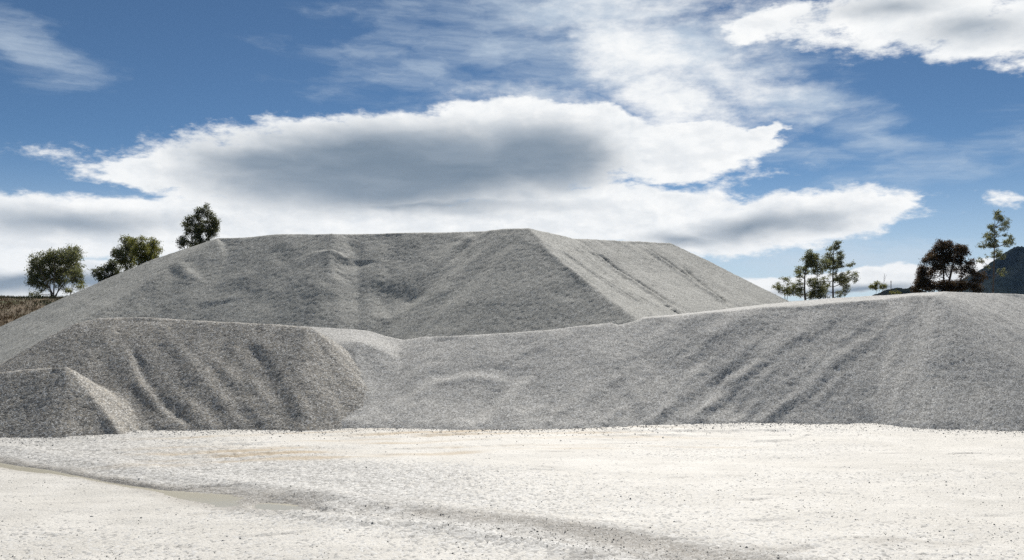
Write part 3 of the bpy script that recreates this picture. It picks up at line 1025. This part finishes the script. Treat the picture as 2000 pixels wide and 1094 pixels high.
M['leaf_green'] = leaf_mat('grey_green_leaves', (0.085, 0.105, 0.052), (0.15, 0.175, 0.09), (0.25, 0.245, 0.09))
M['leaf_yellow'] = leaf_mat('yellow_green_leaves', (0.10, 0.12, 0.028), (0.18, 0.19, 0.045), (0.28, 0.27, 0.06))
M['leaf_dark'] = leaf_mat('dark_green_leaves', (0.045, 0.062, 0.035), (0.085, 0.105, 0.055), (0.15, 0.15, 0.05))
M['leaf_red'] = leaf_mat('reddish_dark_leaves', (0.036, 0.037, 0.023), (0.066, 0.058, 0.036), (0.12, 0.068, 0.034))
m, T, bs, outp = new_mat('grey_brown_bark')
T.put(bs.inputs['Base Color'], T.mix(T.noise(T.n('ShaderNodeTexCoord').outputs['Object'], 5, 4), (0.09, 0.07, 0.055), (0.22, 0.18, 0.15)))
bs.inputs['Roughness'].default_value = 0.9
M['bark'] = m


class Tubes:
    def __init__(self):
        self.v, self.f = [], []

    def add(self, pts, r0, r1, sides=6):
        pts = np.asarray(pts, float)
        n0 = len(self.v)
        for i, p in enumerate(pts):
            d = pts[min(i + 1, len(pts) - 1)] - pts[max(i - 1, 0)]
            d = d / (np.linalg.norm(d) + 1e-9)
            a = np.cross(d, (0.31, 0.95, 0.1))
            a /= np.linalg.norm(a) + 1e-9
            b = np.cross(d, a)
            r = r0 + (r1 - r0) * i / (len(pts) - 1)
            for k in range(sides):
                t = 2 * math.pi * k / sides
                self.v.append(p + r * (math.cos(t) * a + math.sin(t) * b))
        for i in range(len(pts) - 1):
            for k in range(sides):
                a_, b_ = n0 + i * sides + k, n0 + i * sides + (k + 1) % sides
                self.f.append((a_, b_, b_ + sides, a_ + sides))

    def curve(self, a, b, r0, r1, sag=0.1, n=6, sides=5):
        a, b = np.asarray(a, float), np.asarray(b, float)
        L = np.linalg.norm(b - a)
        mid_ = (a + b) / 2 + rng.normal(0, sag * L, 3) * (1, 1, 0.3) + np.array([0, 0, -0.08 * L])
        t = np.linspace(0, 1, n)[:, None]
        pts = (1 - t) ** 2 * a + 2 * t * (1 - t) * mid_ + t ** 2 * b
        self.add(pts, r0, r1, sides)
        return pts


def make_tree(name, label, cat, Y, zoom, base, blobs_, leaf, trunk_top=None, trunk_r=0.10, dens=1.0, leaf_len=0.17, stems=1, clump=0.30, group=None, grow=1.10):
    """blobs_: foliage masses (x, y, rx, ry[, density]) measured in an enlargement zoom = (x0, y0, scale) of the photograph"""
    ox, oy, sc = zoom
    blobs_ = list(blobs_)
    ym = max(q[1] + q[3] for q in blobs_)
    while base[1] - ym > 260:          # crowns that go on downwards behind the gravel
        j_ = rng.integers(len(blobs_))
        blobs_.append((blobs_[j_][0], ym + 70, 85, 90, 0.8))
        blobs_.append((blobs_[j_][0] + rng.uniform(-70, 70), ym + 100, 70, 80, 0.8))
        ym += 130

    def w(zx, zy):
        return unp(ox + zx / sc, oy + zy / sc, Y)
    k = Y / F / sc
    b = w(*base)
    gz = float(ground_z(np.array(b[0]), np.array(Y)))
    b = np.array([b[0], Y, gz - 0.05])
    root = empty(name, (b[0], b[1], gz))
    bpy.context.view_layer.update()
    tb = Tubes()
    lv, lsh = [], []
    ctr = [w(q[0], q[1]) for q in blobs_]
    topz = max(c[2] for c in ctr)
    tops = []
    if trunk_top is not None:
        tops.append(w(*trunk_top))
    else:
        tops.append(np.array([np.mean([c[0] for c in ctr]), Y, gz + 0.8 * (topz - gz)]))
    for s in range(stems - 1):
        c = ctr[rng.integers(len(ctr))]
        tops.append(np.array([c[0], Y + rng.normal(0, 0.8), c[2]]))
    axes = []
    for s, tp_ in enumerate(tops):
        off = np.array([rng.normal(0, 0.12), rng.normal(0, 0.12), 0]) if s else 0
        pts = tb.curve(b + off, tp_, trunk_r * (1 if s == 0 else 0.7), trunk_r * 0.18, 0.03, 10, 7)
        axes.append(pts)
    allax = np.concatenate(axes)
    for q, c in zip(blobs_, ctr):
        rx, rz = q[2] * k * grow, q[3] * k * grow
        dn = q[4] if len(q) > 4 else 1.0
        ry = 0.8 * (rx + rz) / 2 + 0.1
        c = c + np.array([0, rng.normal(0, 0.5 * (rx + ry)), 0])
        # limb from the stem to this mass
        low = allax[allax[:, 2] < c[2] + 0.3 * rz]
        if len(low) == 0:
            low = allax[:2]
        d = np.linalg.norm(low - c, axis=1) + 0.35 * np.abs(low[:, 2] - (c[2] - 0.6 * np.hypot(low[:, 0] - c[0], low[:, 1] - c[1])))
        st = low[np.argmin(d)]
        tb.curve(st, c, max(0.018, trunk_r * 0.35), 0.012, 0.08, 6, 5)
        area = math.pi * rx * rz
        ncl = max(4, int(area / (clump * clump) * 2.9 * dn * dens))
        for _ in range(ncl):
            u = rng.normal(0, 1, 3)
            u /= np.linalg.norm(u)
            u *= rng.uniform(0.25, 1.08) ** 0.6
            cc = c + u * (rx, ry, rz)
            if rng.uniform() < 0.35:
                tb.curve(c, cc, 0.012, 0.005, 0.1, 4, 3)
            nl = int(rng.uniform(18, 34))
            cs = clump * rng.uniform(0.35, 0.75)
            p = cc + rng.normal(0, 1, (nl, 3)) * (cs * 0.95, cs * 0.95, cs * 0.75)
            # hanging, narrow leaves
            dr = rng.normal(0, 1, (nl, 3)) + np.array([0, 0, -0.7])
            dr /= np.linalg.norm(dr, axis=1)[:, None]
            sd_ = np.cross(dr, rng.normal(0, 1, (nl, 3)))
            sd_ /= np.linalg.norm(sd_, axis=1)[:, None] + 1e-9
            L = leaf_len * rng.uniform(0.6, 1.3, nl)[:, None]
            wd = L * 0.23
            lv.append(np.stack([p, p + dr * L * 0.45 + sd_ * wd, p + dr * L, p + dr * L * 0.45 - sd_ * wd], 1))
            s_ = np.zeros((nl, 3))
            s_[:, 0] = np.clip(rng.uniform(0, 1) * 0.7 + rng.uniform(0, 0.4, nl), 0, 1)
            s_[:, 1] = rng.uniform(0, 1, nl) * (1.0 if rng.uniform() < 0.5 else 0.85)
            lsh.append(s_)
    tr = mesh_obj('trunk', tb.v, tb.f, M['bark'], root, smooth=True)
    if lv:
        v = np.concatenate(lv)
        v[..., 2] = np.maximum(v[..., 2], gz + 0.02)
        n_ = len(v)
        f = np.arange(n_ * 4).reshape(-1, 4)
        cr_ = mesh_obj('crown', v.reshape(-1, 3), f, M[leaf], root)
        s_ = np.concatenate(lsh)
        point_color(cr_, 'shade', np.repeat(np.concatenate([s_, np.ones((n_, 1))], 1), 4, axis=0))
    tag(root, label, cat, group)
    return root


Z1 = (20, 380, 4.975)
make_tree('eucalyptus_tree', 'broad many-stemmed green tree on the grassy bank at far left', 'tree', 95, Z1, (420, 1020),
          [(290, 660, 110, 90), (220, 740, 70, 90), (250, 830, 60, 60), (400, 600, 100, 60), (540, 570, 100, 60), (600, 620, 55, 60), (470, 690, 110, 80), (430, 780, 110, 60, .6),
           (330, 780, 80, 70), (280, 890, 60, 50, .7), (560, 740, 60, 60, .6), (200, 970, 40, 30, .7), (520, 870, 40, 50, .5)],
          'leaf_green', (430, 620), 0.09, 0.8, 0.17, 7, grow=1.25)
make_tree('young_tree', 'slim young tree leaning right, between the broad tree and the gravel slope', 'tree', 93, Z1, (570, 1000),
          [(650, 780, 55, 60), (680, 830, 35, 40), (600, 830, 45, 50, .5), (560, 800, 40, 50, .4)], 'leaf_green', (650, 760), 0.05, 1, 0.15, 2)
make_tree('shrub', 'low yellowish shrub half hidden by the left slope of the tall pile', 'shrub', 92, Z1, (680, 960),
          [(690, 890, 40, 30), (620, 930, 45, 25)], 'leaf_yellow', (690, 900), 0.03, 1, 0.14)
make_tree('shrub', 'low straggly shrub at the foot of the broad left tree', 'shrub', 94, Z1, (300, 1015),
          [(300, 1000, 60, 18, .8), (370, 1005, 40, 16, .8), (240, 1005, 40, 15, .6)], 'leaf_yellow', (300, 1005), 0.02, 1, 0.13)
Z2 = (180, 390, 6.838)
make_tree('tree', 'dark round-topped tree lowest on the left shoulder of the tall pile', 'tree', 100, Z2, (200, 1300),
          [(180, 900, 60, 60), (150, 970, 80, 70), (280, 850, 50, 60), (290, 940, 90, 80), (110, 1040, 60, 50), (220, 1040, 110, 60)], 'leaf_dark', (220, 900), 0.12, 1, 0.17)
make_tree('tree', 'tall grey-green tree left of the yellow-green one, behind the pile shoulder', 'tree', 104, Z2, (470, 1300),
          [(440, 540, 70, 50), (400, 620, 70, 70), (490, 640, 70, 80), (380, 710, 60, 70), (450, 760, 110, 80), (540, 760, 60, 80), (420, 850, 110, 60), (540, 600, 40, 50)], 'leaf_green', (440, 580), 0.14, 1, 0.17)
make_tree('tree', 'rounded yellow-green tree in the middle of the group on the pile shoulder', 'tree', 101, Z2, (660, 1300),
          [(590, 550, 60, 45), (680, 530, 50, 40), (650, 620, 90, 60), (700, 690, 80, 70), (620, 700, 60, 60), (680, 760, 60, 50), (640, 820, 90, 60), (740, 760, 60, 60)], 'leaf_yellow', (650, 600), 0.11, 1, 0.16)
make_tree('tree', 'yellow-green pointed tree at the right end of the group on the pile shoulder', 'tree', 103, Z2, (820, 1300),
          [(820, 540, 35, 45), (860, 600, 45, 50), (790, 610, 50, 50), (850, 660, 55, 50), (810, 690, 60, 50), (830, 760, 80, 60)], 'leaf_yellow', (820, 580), 0.10, 1, 0.16)
make_tree('tree', 'tall dark open-crowned tree left of the pair nearest the flat crest', 'tree', 106, Z2, (1400, 1400),
          [(1420, 160, 40, 50), (1390, 230, 60, 50), (1340, 290, 60, 60), (1270, 340, 45, 50), (1430, 310, 60, 60), (1370, 380, 80, 60), (1290, 420, 45, 50), (1440, 430, 60, 70), (1360, 480, 60, 40, .7), (1450, 530, 50, 40)], 'leaf_dark', (1420, 200), 0.15, 1, 0.17)
make_tree('tree', 'tall pointed green tree right of the pair, nearest the flat crest', 'tree', 107, Z2, (1560, 1400),
          [(1520, 100, 25, 45), (1500, 160, 35, 40), (1560, 180, 50, 60), (1620, 220, 35, 60), (1570, 290, 70, 70), (1640, 340, 55, 80), (1570, 400, 70, 70), (1630, 450, 65, 60), (1560, 490, 50, 50)], 'leaf_dark', (1540, 160), 0.15, 1, 0.16)
make_tree('shrub', 'dark bushy shrub at the foot of the two tall trees by the crest', 'shrub', 103, Z2, (1230, 1350),
          [(1210, 520, 45, 40), (1250, 570, 70, 45), (1190, 600, 45, 40), (1330, 560, 55, 40)], 'leaf_dark', (1230, 550), 0.07, 1, 0.16)
Z4 = (1500, 460, 7.815)
make_tree('young_tree', 'sparse young tree rising beside the right foot of the tall pile', 'tree', 98, Z4, (270, 1010),
          [(225, 655, 35, 30, .6), (170, 760, 45, 50, .7), (200, 830, 60, 40, .7), (350, 670, 45, 35, .6), (260, 860, 50, 40, .7), (110, 780, 18, 14, .5), (300, 740, 40, 30, .4), (140, 810, 30, 40, .6)], 'leaf_green', (240, 720), 0.05, 0.6, 0.14, 2, 0.22, grow=1.35)
make_tree('tree', 'fuller of two green trees right of the tall pile, with dark straight trunk', 'tree', 100, Z4, (580, 1010),
          [(625, 270, 45, 45), (580, 350, 55, 50), (650, 330, 45, 40), (735, 320, 45, 45), (700, 410, 70, 50), (600, 430, 60, 50), (810, 430, 60, 80), (760, 520, 80, 60), (520, 520, 65, 45), (610, 520, 50, 50, .6), (435, 590, 35, 35), (540, 600, 50, 35, .5),
           (690, 700, 70, 50), (400, 810, 100, 60), (490, 720, 50, 40, .5), (730, 790, 100, 60), (740, 880, 100, 60), (500, 880, 60, 40, .7), (640, 910, 50, 35), (320, 870, 50, 40, .8)], 'leaf_green', (605, 300), 0.13, 0.72, 0.15, 1, 0.24, grow=1.35)
make_tree('tree', 'taller slender open tree just right of the fuller green one', 'tree', 102, Z4, (1000, 1010),
          [(1060, 105, 35, 28), (1010, 125, 28, 20), (1005, 195, 55, 35), (925, 220, 26, 28), (1065, 170, 28, 20, .6), (1050, 255, 40, 22), (940, 330, 50, 55), (970, 400, 60, 45), (1070, 400, 75, 55), (1135, 310, 38, 55), (960, 500, 55, 45, .8), (1110, 460, 40, 25),
           (1250, 450, 50, 22), (1290, 420, 18, 18), (950, 580, 60, 35, .5), (1060, 660, 70, 45), (1150, 630, 65, 55), (1160, 700, 60, 50), (1265, 650, 40, 60, .8), (1330, 570, 18, 16, .6), (900, 700, 55, 60, .6), (880, 820, 45, 50, .7), (1200, 800, 50, 55, .8), (1110, 890, 55, 35), (1240, 560, 30, 20, .5), (940, 760, 40, 40, .4)],
          'leaf_green', (1005, 180), 0.13, 0.6, 0.14, 1, 0.22, grow=1.35)
Z5 = (1680, 400, 6.078)
make_tree('young_tree', 'tiny pale green tree rising over the low pile between bigger trees', 'tree', 105, Z5, (170, 1090),
          [(200, 930, 32, 26, .8), (145, 975, 38, 24, .8), (250, 975, 34, 24, .8), (300, 970, 28, 20, .7), (180, 980, 40, 30, .5)], 'leaf_yellow', (200, 960), 0.04, 1, 0.14, 3, 0.22)
make_tree('low_shrub', 'flat yellowish shrub in front of the distant wooded ridge', 'shrub', 104, Z5, (390, 1090), [(390, 1045, 50, 14, .9), (440, 1050, 30, 12, .9)], 'leaf_yellow', (390, 1060), 0.03, 1, 0.13)
make_tree('tree', 'large dark reddish spreading tree at right behind the low pile', 'tree', 96, Z5, (985, 1080),
          [(970, 455, 45, 35), (1060, 470, 60, 40), (930, 520, 60, 50), (1020, 550, 80, 60), (1120, 520, 60, 50), (1190, 560, 50, 60), (860, 590, 50, 50), (830, 650, 70, 50), (780, 660, 40, 35), (950, 630, 90, 50), (1080, 630, 90, 60), (1190, 650, 70, 55), (1245, 560, 25, 50, .7),
           (740, 760, 50, 50), (720, 830, 60, 60), (850, 720, 60, 60, .8), (860, 810, 60, 60, .8), (680, 910, 60, 50), (760, 920, 80, 60), (660, 990, 50, 40), (860, 960, 100, 60, 1.2), (1000, 960, 100, 60, 1.2), (1130, 960, 100, 60, 1.2), (1180, 760, 70, 55, .55), (1010, 730, 110, 50, .45), (940, 800, 50, 50, .4), (1230, 830, 50, 40, .4), (1260, 690, 40, 40, .7), (1240, 950, 60, 60)],
          'leaf_red', (985, 600), 0.16, 1.4, 0.15, 5, 0.26)
make_tree('shrub', 'low green scrub between the two green trees right of the tall pile', 'shrub', 97, Z4, (820, 1010),
          [(800, 930, 60, 40, .8), (860, 950, 50, 30, .7), (690, 950, 50, 30, .8)], 'leaf_dark', (800, 960), 0.03, 1, 0.13)
make_tree('tree', 'dark narrow tree close against the right of the reddish tree', 'tree', 94, Z5, (1345, 1090),
          [(1335, 680, 28, 35), (1350, 740, 45, 50), (1300, 770, 40, 50), (1370, 800, 35, 50), (1340, 860, 55, 60), (1330, 940, 65, 60), (1360, 1000, 70, 40)], 'leaf_red', (1340, 740), 0.08, 1, 0.15)
make_tree('low_shrub', 'small brown shrub by the foot of the tall thin tree', 'shrub', 92, Z5, (1450, 1080), [(1450, 1000, 35, 18), (1420, 1015, 40, 20)], 'leaf_red', (1450, 1010), 0.03, 1, 0.13)
make_tree('tree', 'tall thin sparse tree standing before the dark mountain at far right', 'tree', 90, Z5, (1572, 1080),
          [(1625, 105, 28, 28), (1600, 160, 35, 35), (1650, 140, 30, 25), (1670, 170, 25, 20), (1725, 200, 28, 28), (1700, 240, 28, 20), (1690, 290, 35, 18), (1735, 270, 18, 18), (1560, 260, 28, 30), (1600, 270, 30, 45, .8), (1610, 350, 35, 35, .8), (1550, 370, 45, 30), (1530, 420, 40, 30), (1480, 470, 35, 35), (1530, 480, 40, 30, .7), (1600, 440, 40, 45),
           (1610, 490, 25, 20), (1770, 450, 45, 35), (1800, 390, 22, 30), (1740, 440, 25, 20), (1660, 570, 38, 30), (1680, 610, 35, 25), (1640, 570, 20, 25), (1465, 650, 35, 30, .7), (1540, 610, 40, 25, .4), (1500, 740, 30, 16, .4), (1690, 360, 22, 8, .8), (1680, 790, 40, 35, .45)],
          'leaf_green', (1600, 130), 0.10, 0.34, 0.13, 1, 0.17, grow=1.4)

# a leafless sapling and a thin mast between the trees
root = empty('bare_sapling', tuple(unp(1680 + 270 / 6.078, 0, 105)[:2]) + (3.0,))
bpy.context.view_layer.update()
tb = Tubes()
zf = lambda a_, b_: unp(1680 + a_ / 6.078, 400 + b_ / 6.078, 105)
tb.add([zf(262, 1085), zf(275, 980), zf(285, 900), zf(292, 815)], 0.035, 0.008, 5)
for a_, b_ in (((275, 960), (250, 920)), ((282, 920), (305, 860)), ((284, 905), (270, 850)), ((288, 880), (318, 830)), ((288, 860), (280, 810))):
    tb.add([zf(*a_), (zf(*a_) + zf(*b_)) / 2 + 0.04, zf(*b_)], 0.014, 0.004, 4)
mesh_obj('trunk', tb.v, tb.f, M['bark'], root)
tag(root, 'bare leafless sapling sticking up behind the tiny pale tree', 'tree')
root = empty('utility_pole', (float(unp(1680 + 366 / 6.078, 0, 330)[0]), 330, 0))
bpy.context.view_layer.update()
zf = lambda a_, b_: unp(1680 + a_ / 6.078, 400 + b_ / 6.078, 330)
tb = Tubes()
tb.add([(*zf(366, 1000)[:2], 0.0), zf(366, 950), zf(366, 900)], 0.16, 0.11, 6)
mesh_obj('pole', tb.v, tb.f, M['bark'], root)
tb = Tubes()
tb.add([zf(358, 916), zf(366, 916), zf(374, 916)], 0.09, 0.09, 5)
mesh_obj('crossarm', tb.v, tb.f, M['bark'], root)
tag(root, 'thin distant utility pole above the low wooded ridge', 'pole')

# ------------------------------------------------------------------ dry grass on the bank
m, T, bs, outp = new_mat('dry_grass')
at = T.n('ShaderNodeAttribute', attribute_name='shade')
s_ = T.n('ShaderNodeSeparateColor')
T.put(s_.inputs[0], at.outputs['Color'])
col = T.mix(s_.outputs[0], (0.10, 0.065, 0.03), (0.26, 0.18, 0.085))
col = T.mix(T.m('GREATER_THAN', s_.outputs[1], 0.55), col, (0.075, 0.085, 0.03))
T.put(bs.inputs['Base Color'], col)
bs.inputs['Roughness'].default_value = 0.8
M['grass'] = m
gp = []
for (x0, x1, y0, y1, n_) in ((-66, -30, 52, 102, 15000), (33, 62, 54, 80, 6000), (-30, 60, 84, 110, 3000)):
    gp.append(np.stack([rng.uniform(x0, x1, n_), rng.uniform(y0, y1, n_)], -1))
gp = np.concatenate(gp)
tuft = 0.5 + 0.5 * fbm(gp[:, 0], gp[:, 1], 505, 0.3, 3)
n_ = len(gp)
blv, bsh = [], []
for k in range(3):
    bx = gp[:, 0] + rng.normal(0, 0.08, n_)
    by = gp[:, 1] + rng.normal(0, 0.08, n_)
    bz = ground_z(bx, by) - 0.02
    hh = np.clip(0.12 + 0.42 * tuft * rng.uniform(0.4, 1.2, n_), 0.08, 0.7)
    a = rng.uniform(0, 6.28, n_)
    wx, wy = 0.03 * np.cos(a), 0.03 * np.sin(a)
    tx, ty = bx + rng.normal(0, 0.12, n_), by + rng.normal(0, 0.12, n_)
    blv.append(np.stack([np.stack([bx - wx, by - wy, bz], -1), np.stack([bx + wx, by + wy, bz], -1), np.stack([tx, ty, bz + hh], -1)], 1))
    c_ = np.stack([rng.uniform(0, 1, n_), np.clip(0.5 + 0.5 * fbm(bx, by, 808, 0.12, 3) + rng.normal(0, 0.12, n_), 0, 1), np.zeros(n_), np.ones(n_)], -1)
    bsh.append(np.repeat(c_[:, None, :], 3, axis=1))
v = np.concatenate(blv)
g_ = mesh_obj('dry_grass', v.reshape(-1, 3), np.arange(len(v) * 3).reshape(-1, 3), M['grass'])
point_color(g_, 'shade', np.concatenate(bsh).reshape(-1, 4))
tag(g_, 'brown dry grass covering the bank behind the piles', 'grass', None, 'stuff')

# ------------------------------------------------------------------ far hills
m, T, bs, outp = new_mat('wooded_hillside')
oc = T.n('ShaderNodeTexCoord').outputs['Object']
T.put(bs.inputs['Base Color'], T.mix(T.ss(T.noise(oc, 0.02, 6, 0.65), 0.4, 0.65), (0.014, 0.02, 0.018), (0.03, 0.036, 0.03)))
bs.inputs['Roughness'].default_value = 0.95
bs.inputs['Specular IOR Level'].default_value = 0.0
bp = T.n('ShaderNodeBump')
bp.inputs['Strength'].default_value = 0.5
bp.inputs['Distance'].default_value = 5.0
T.put(bp.inputs['Height'], T.noise(oc, 0.06, 5, 0.7))
T.put(bs.inputs['Normal'], bp.outputs[0])
M['hill'] = m


def hill(name, skyline, Y, back, front, rough, label, n=220, mrow=60):
    """a ridge whose crest is seen along skyline; falls to the plain on both sides"""
    px_ = np.linspace(skyline[0][0], skyline[-1][0], n)
    py_ = np.interp(px_, [s[0] for s in skyline], [s[1] for s in skyline])
    v = []
    for j in range(mrow):
        t = j / (mrow - 1) * 2 - 1
        yy = Y + (t * front if t < 0 else t * back)
        fall = (1 - abs(t)) ** 1.15
        for i in range(n):
            c = unp(px_[i], py_[i], Y)
            v.append((c[0], yy, -4 + (c[2] + 4) * fall))
    v = np.array(v)
    rel = np.clip(v[:, 2] / max(v[:, 2].max(), 1), 0, 1)
    crest_ = np.abs(v[:, 1] - Y) < 1e-6
    v[:, 2] += rough * fbm(v[:, 0], v[:, 1], 611, 1 / (rough * 9), 5, 0.6) * np.where(rel > 0.02, 1, 0) * np.where(rel > .02, 0.4 + 0.6 * (1 - rel), 0)
    v[:, 2] += 0.35 * rough * rng.uniform(0, 1, len(v)) * (rel > 0.02)
    id_ = np.arange(n * mrow).reshape(mrow, n)
    f = np.stack([id_[:-1, :-1], id_[:-1, 1:], id_[1:, 1:], id_[1:, :-1]], -1).reshape(-1, 4)
    o = mesh_obj(name, v, f, M['hill'])
    tag(o, label, None, None, 'structure')
    return o


hill('mountain', [(1820, 592), (1870, 566), (1909, 537), (1936, 520), (1960, 503), (1981, 488), (1994, 486), (2010, 484), (2060, 470), (2120, 440), (2200, 445), (2300, 480), (2420, 560), (2470, 592)], 1900, 300, 170, 8, 'dark blue wooded mountain at the right edge')
hill('wooded_ridge', [(1660, 592), (1700, 580), (1716, 573), (1735, 565), (1752, 562.5), (1765, 565), (1774, 564), (1780, 560.5), (1790, 566), (1810, 574), (1850, 578), (1900, 584), (1940, 592)], 900, 60, 40, 2.2, 'low dark wooded ridge far off between the trees', 200, 40)

# ------------------------------------------------------------------ haze over the plain
me = bpy.data.meshes.new('haze')
x0, x1, y0, y1, z0, z1 = -3000, 3000, -70, 3000, -8, 190
vv = [(x0, y0, z0), (x1, y0, z0), (x1, y1, z0), (x0, y1, z0), (x0, y0, z1), (x1, y0, z1), (x1, y1, z1), (x0, y1, z1)]
me.from_pydata(vv, [], [(0, 3, 2, 1), (4, 5, 6, 7), (0, 1, 5, 4), (1, 2, 6, 5), (2, 3, 7, 6), (3, 0, 4, 7)])
hz = bpy.data.objects.new('haze', me)
COL.objects.link(hz)
m = bpy.data.materials.new('thin_blue_air')
m.use_nodes = True
m.node_tree.nodes.clear()
T = NT(m.node_tree)
outp = T.n('ShaderNodeOutputMaterial')
pv = T.n('ShaderNodeVolumePrincipled')
pv.inputs['Color'].default_value = (0.36, 0.60, 1.0, 1)
pv.inputs['Density'].default_value = 0.000026
pv.inputs['Anisotropy'].default_value = 0.0
m.node_tree.links.new(pv.outputs[0], outp.inputs['Volume'])
me.materials.append(m)
tag(hz, 'thin bluish air over the plain', 'haze', None, 'stuff')
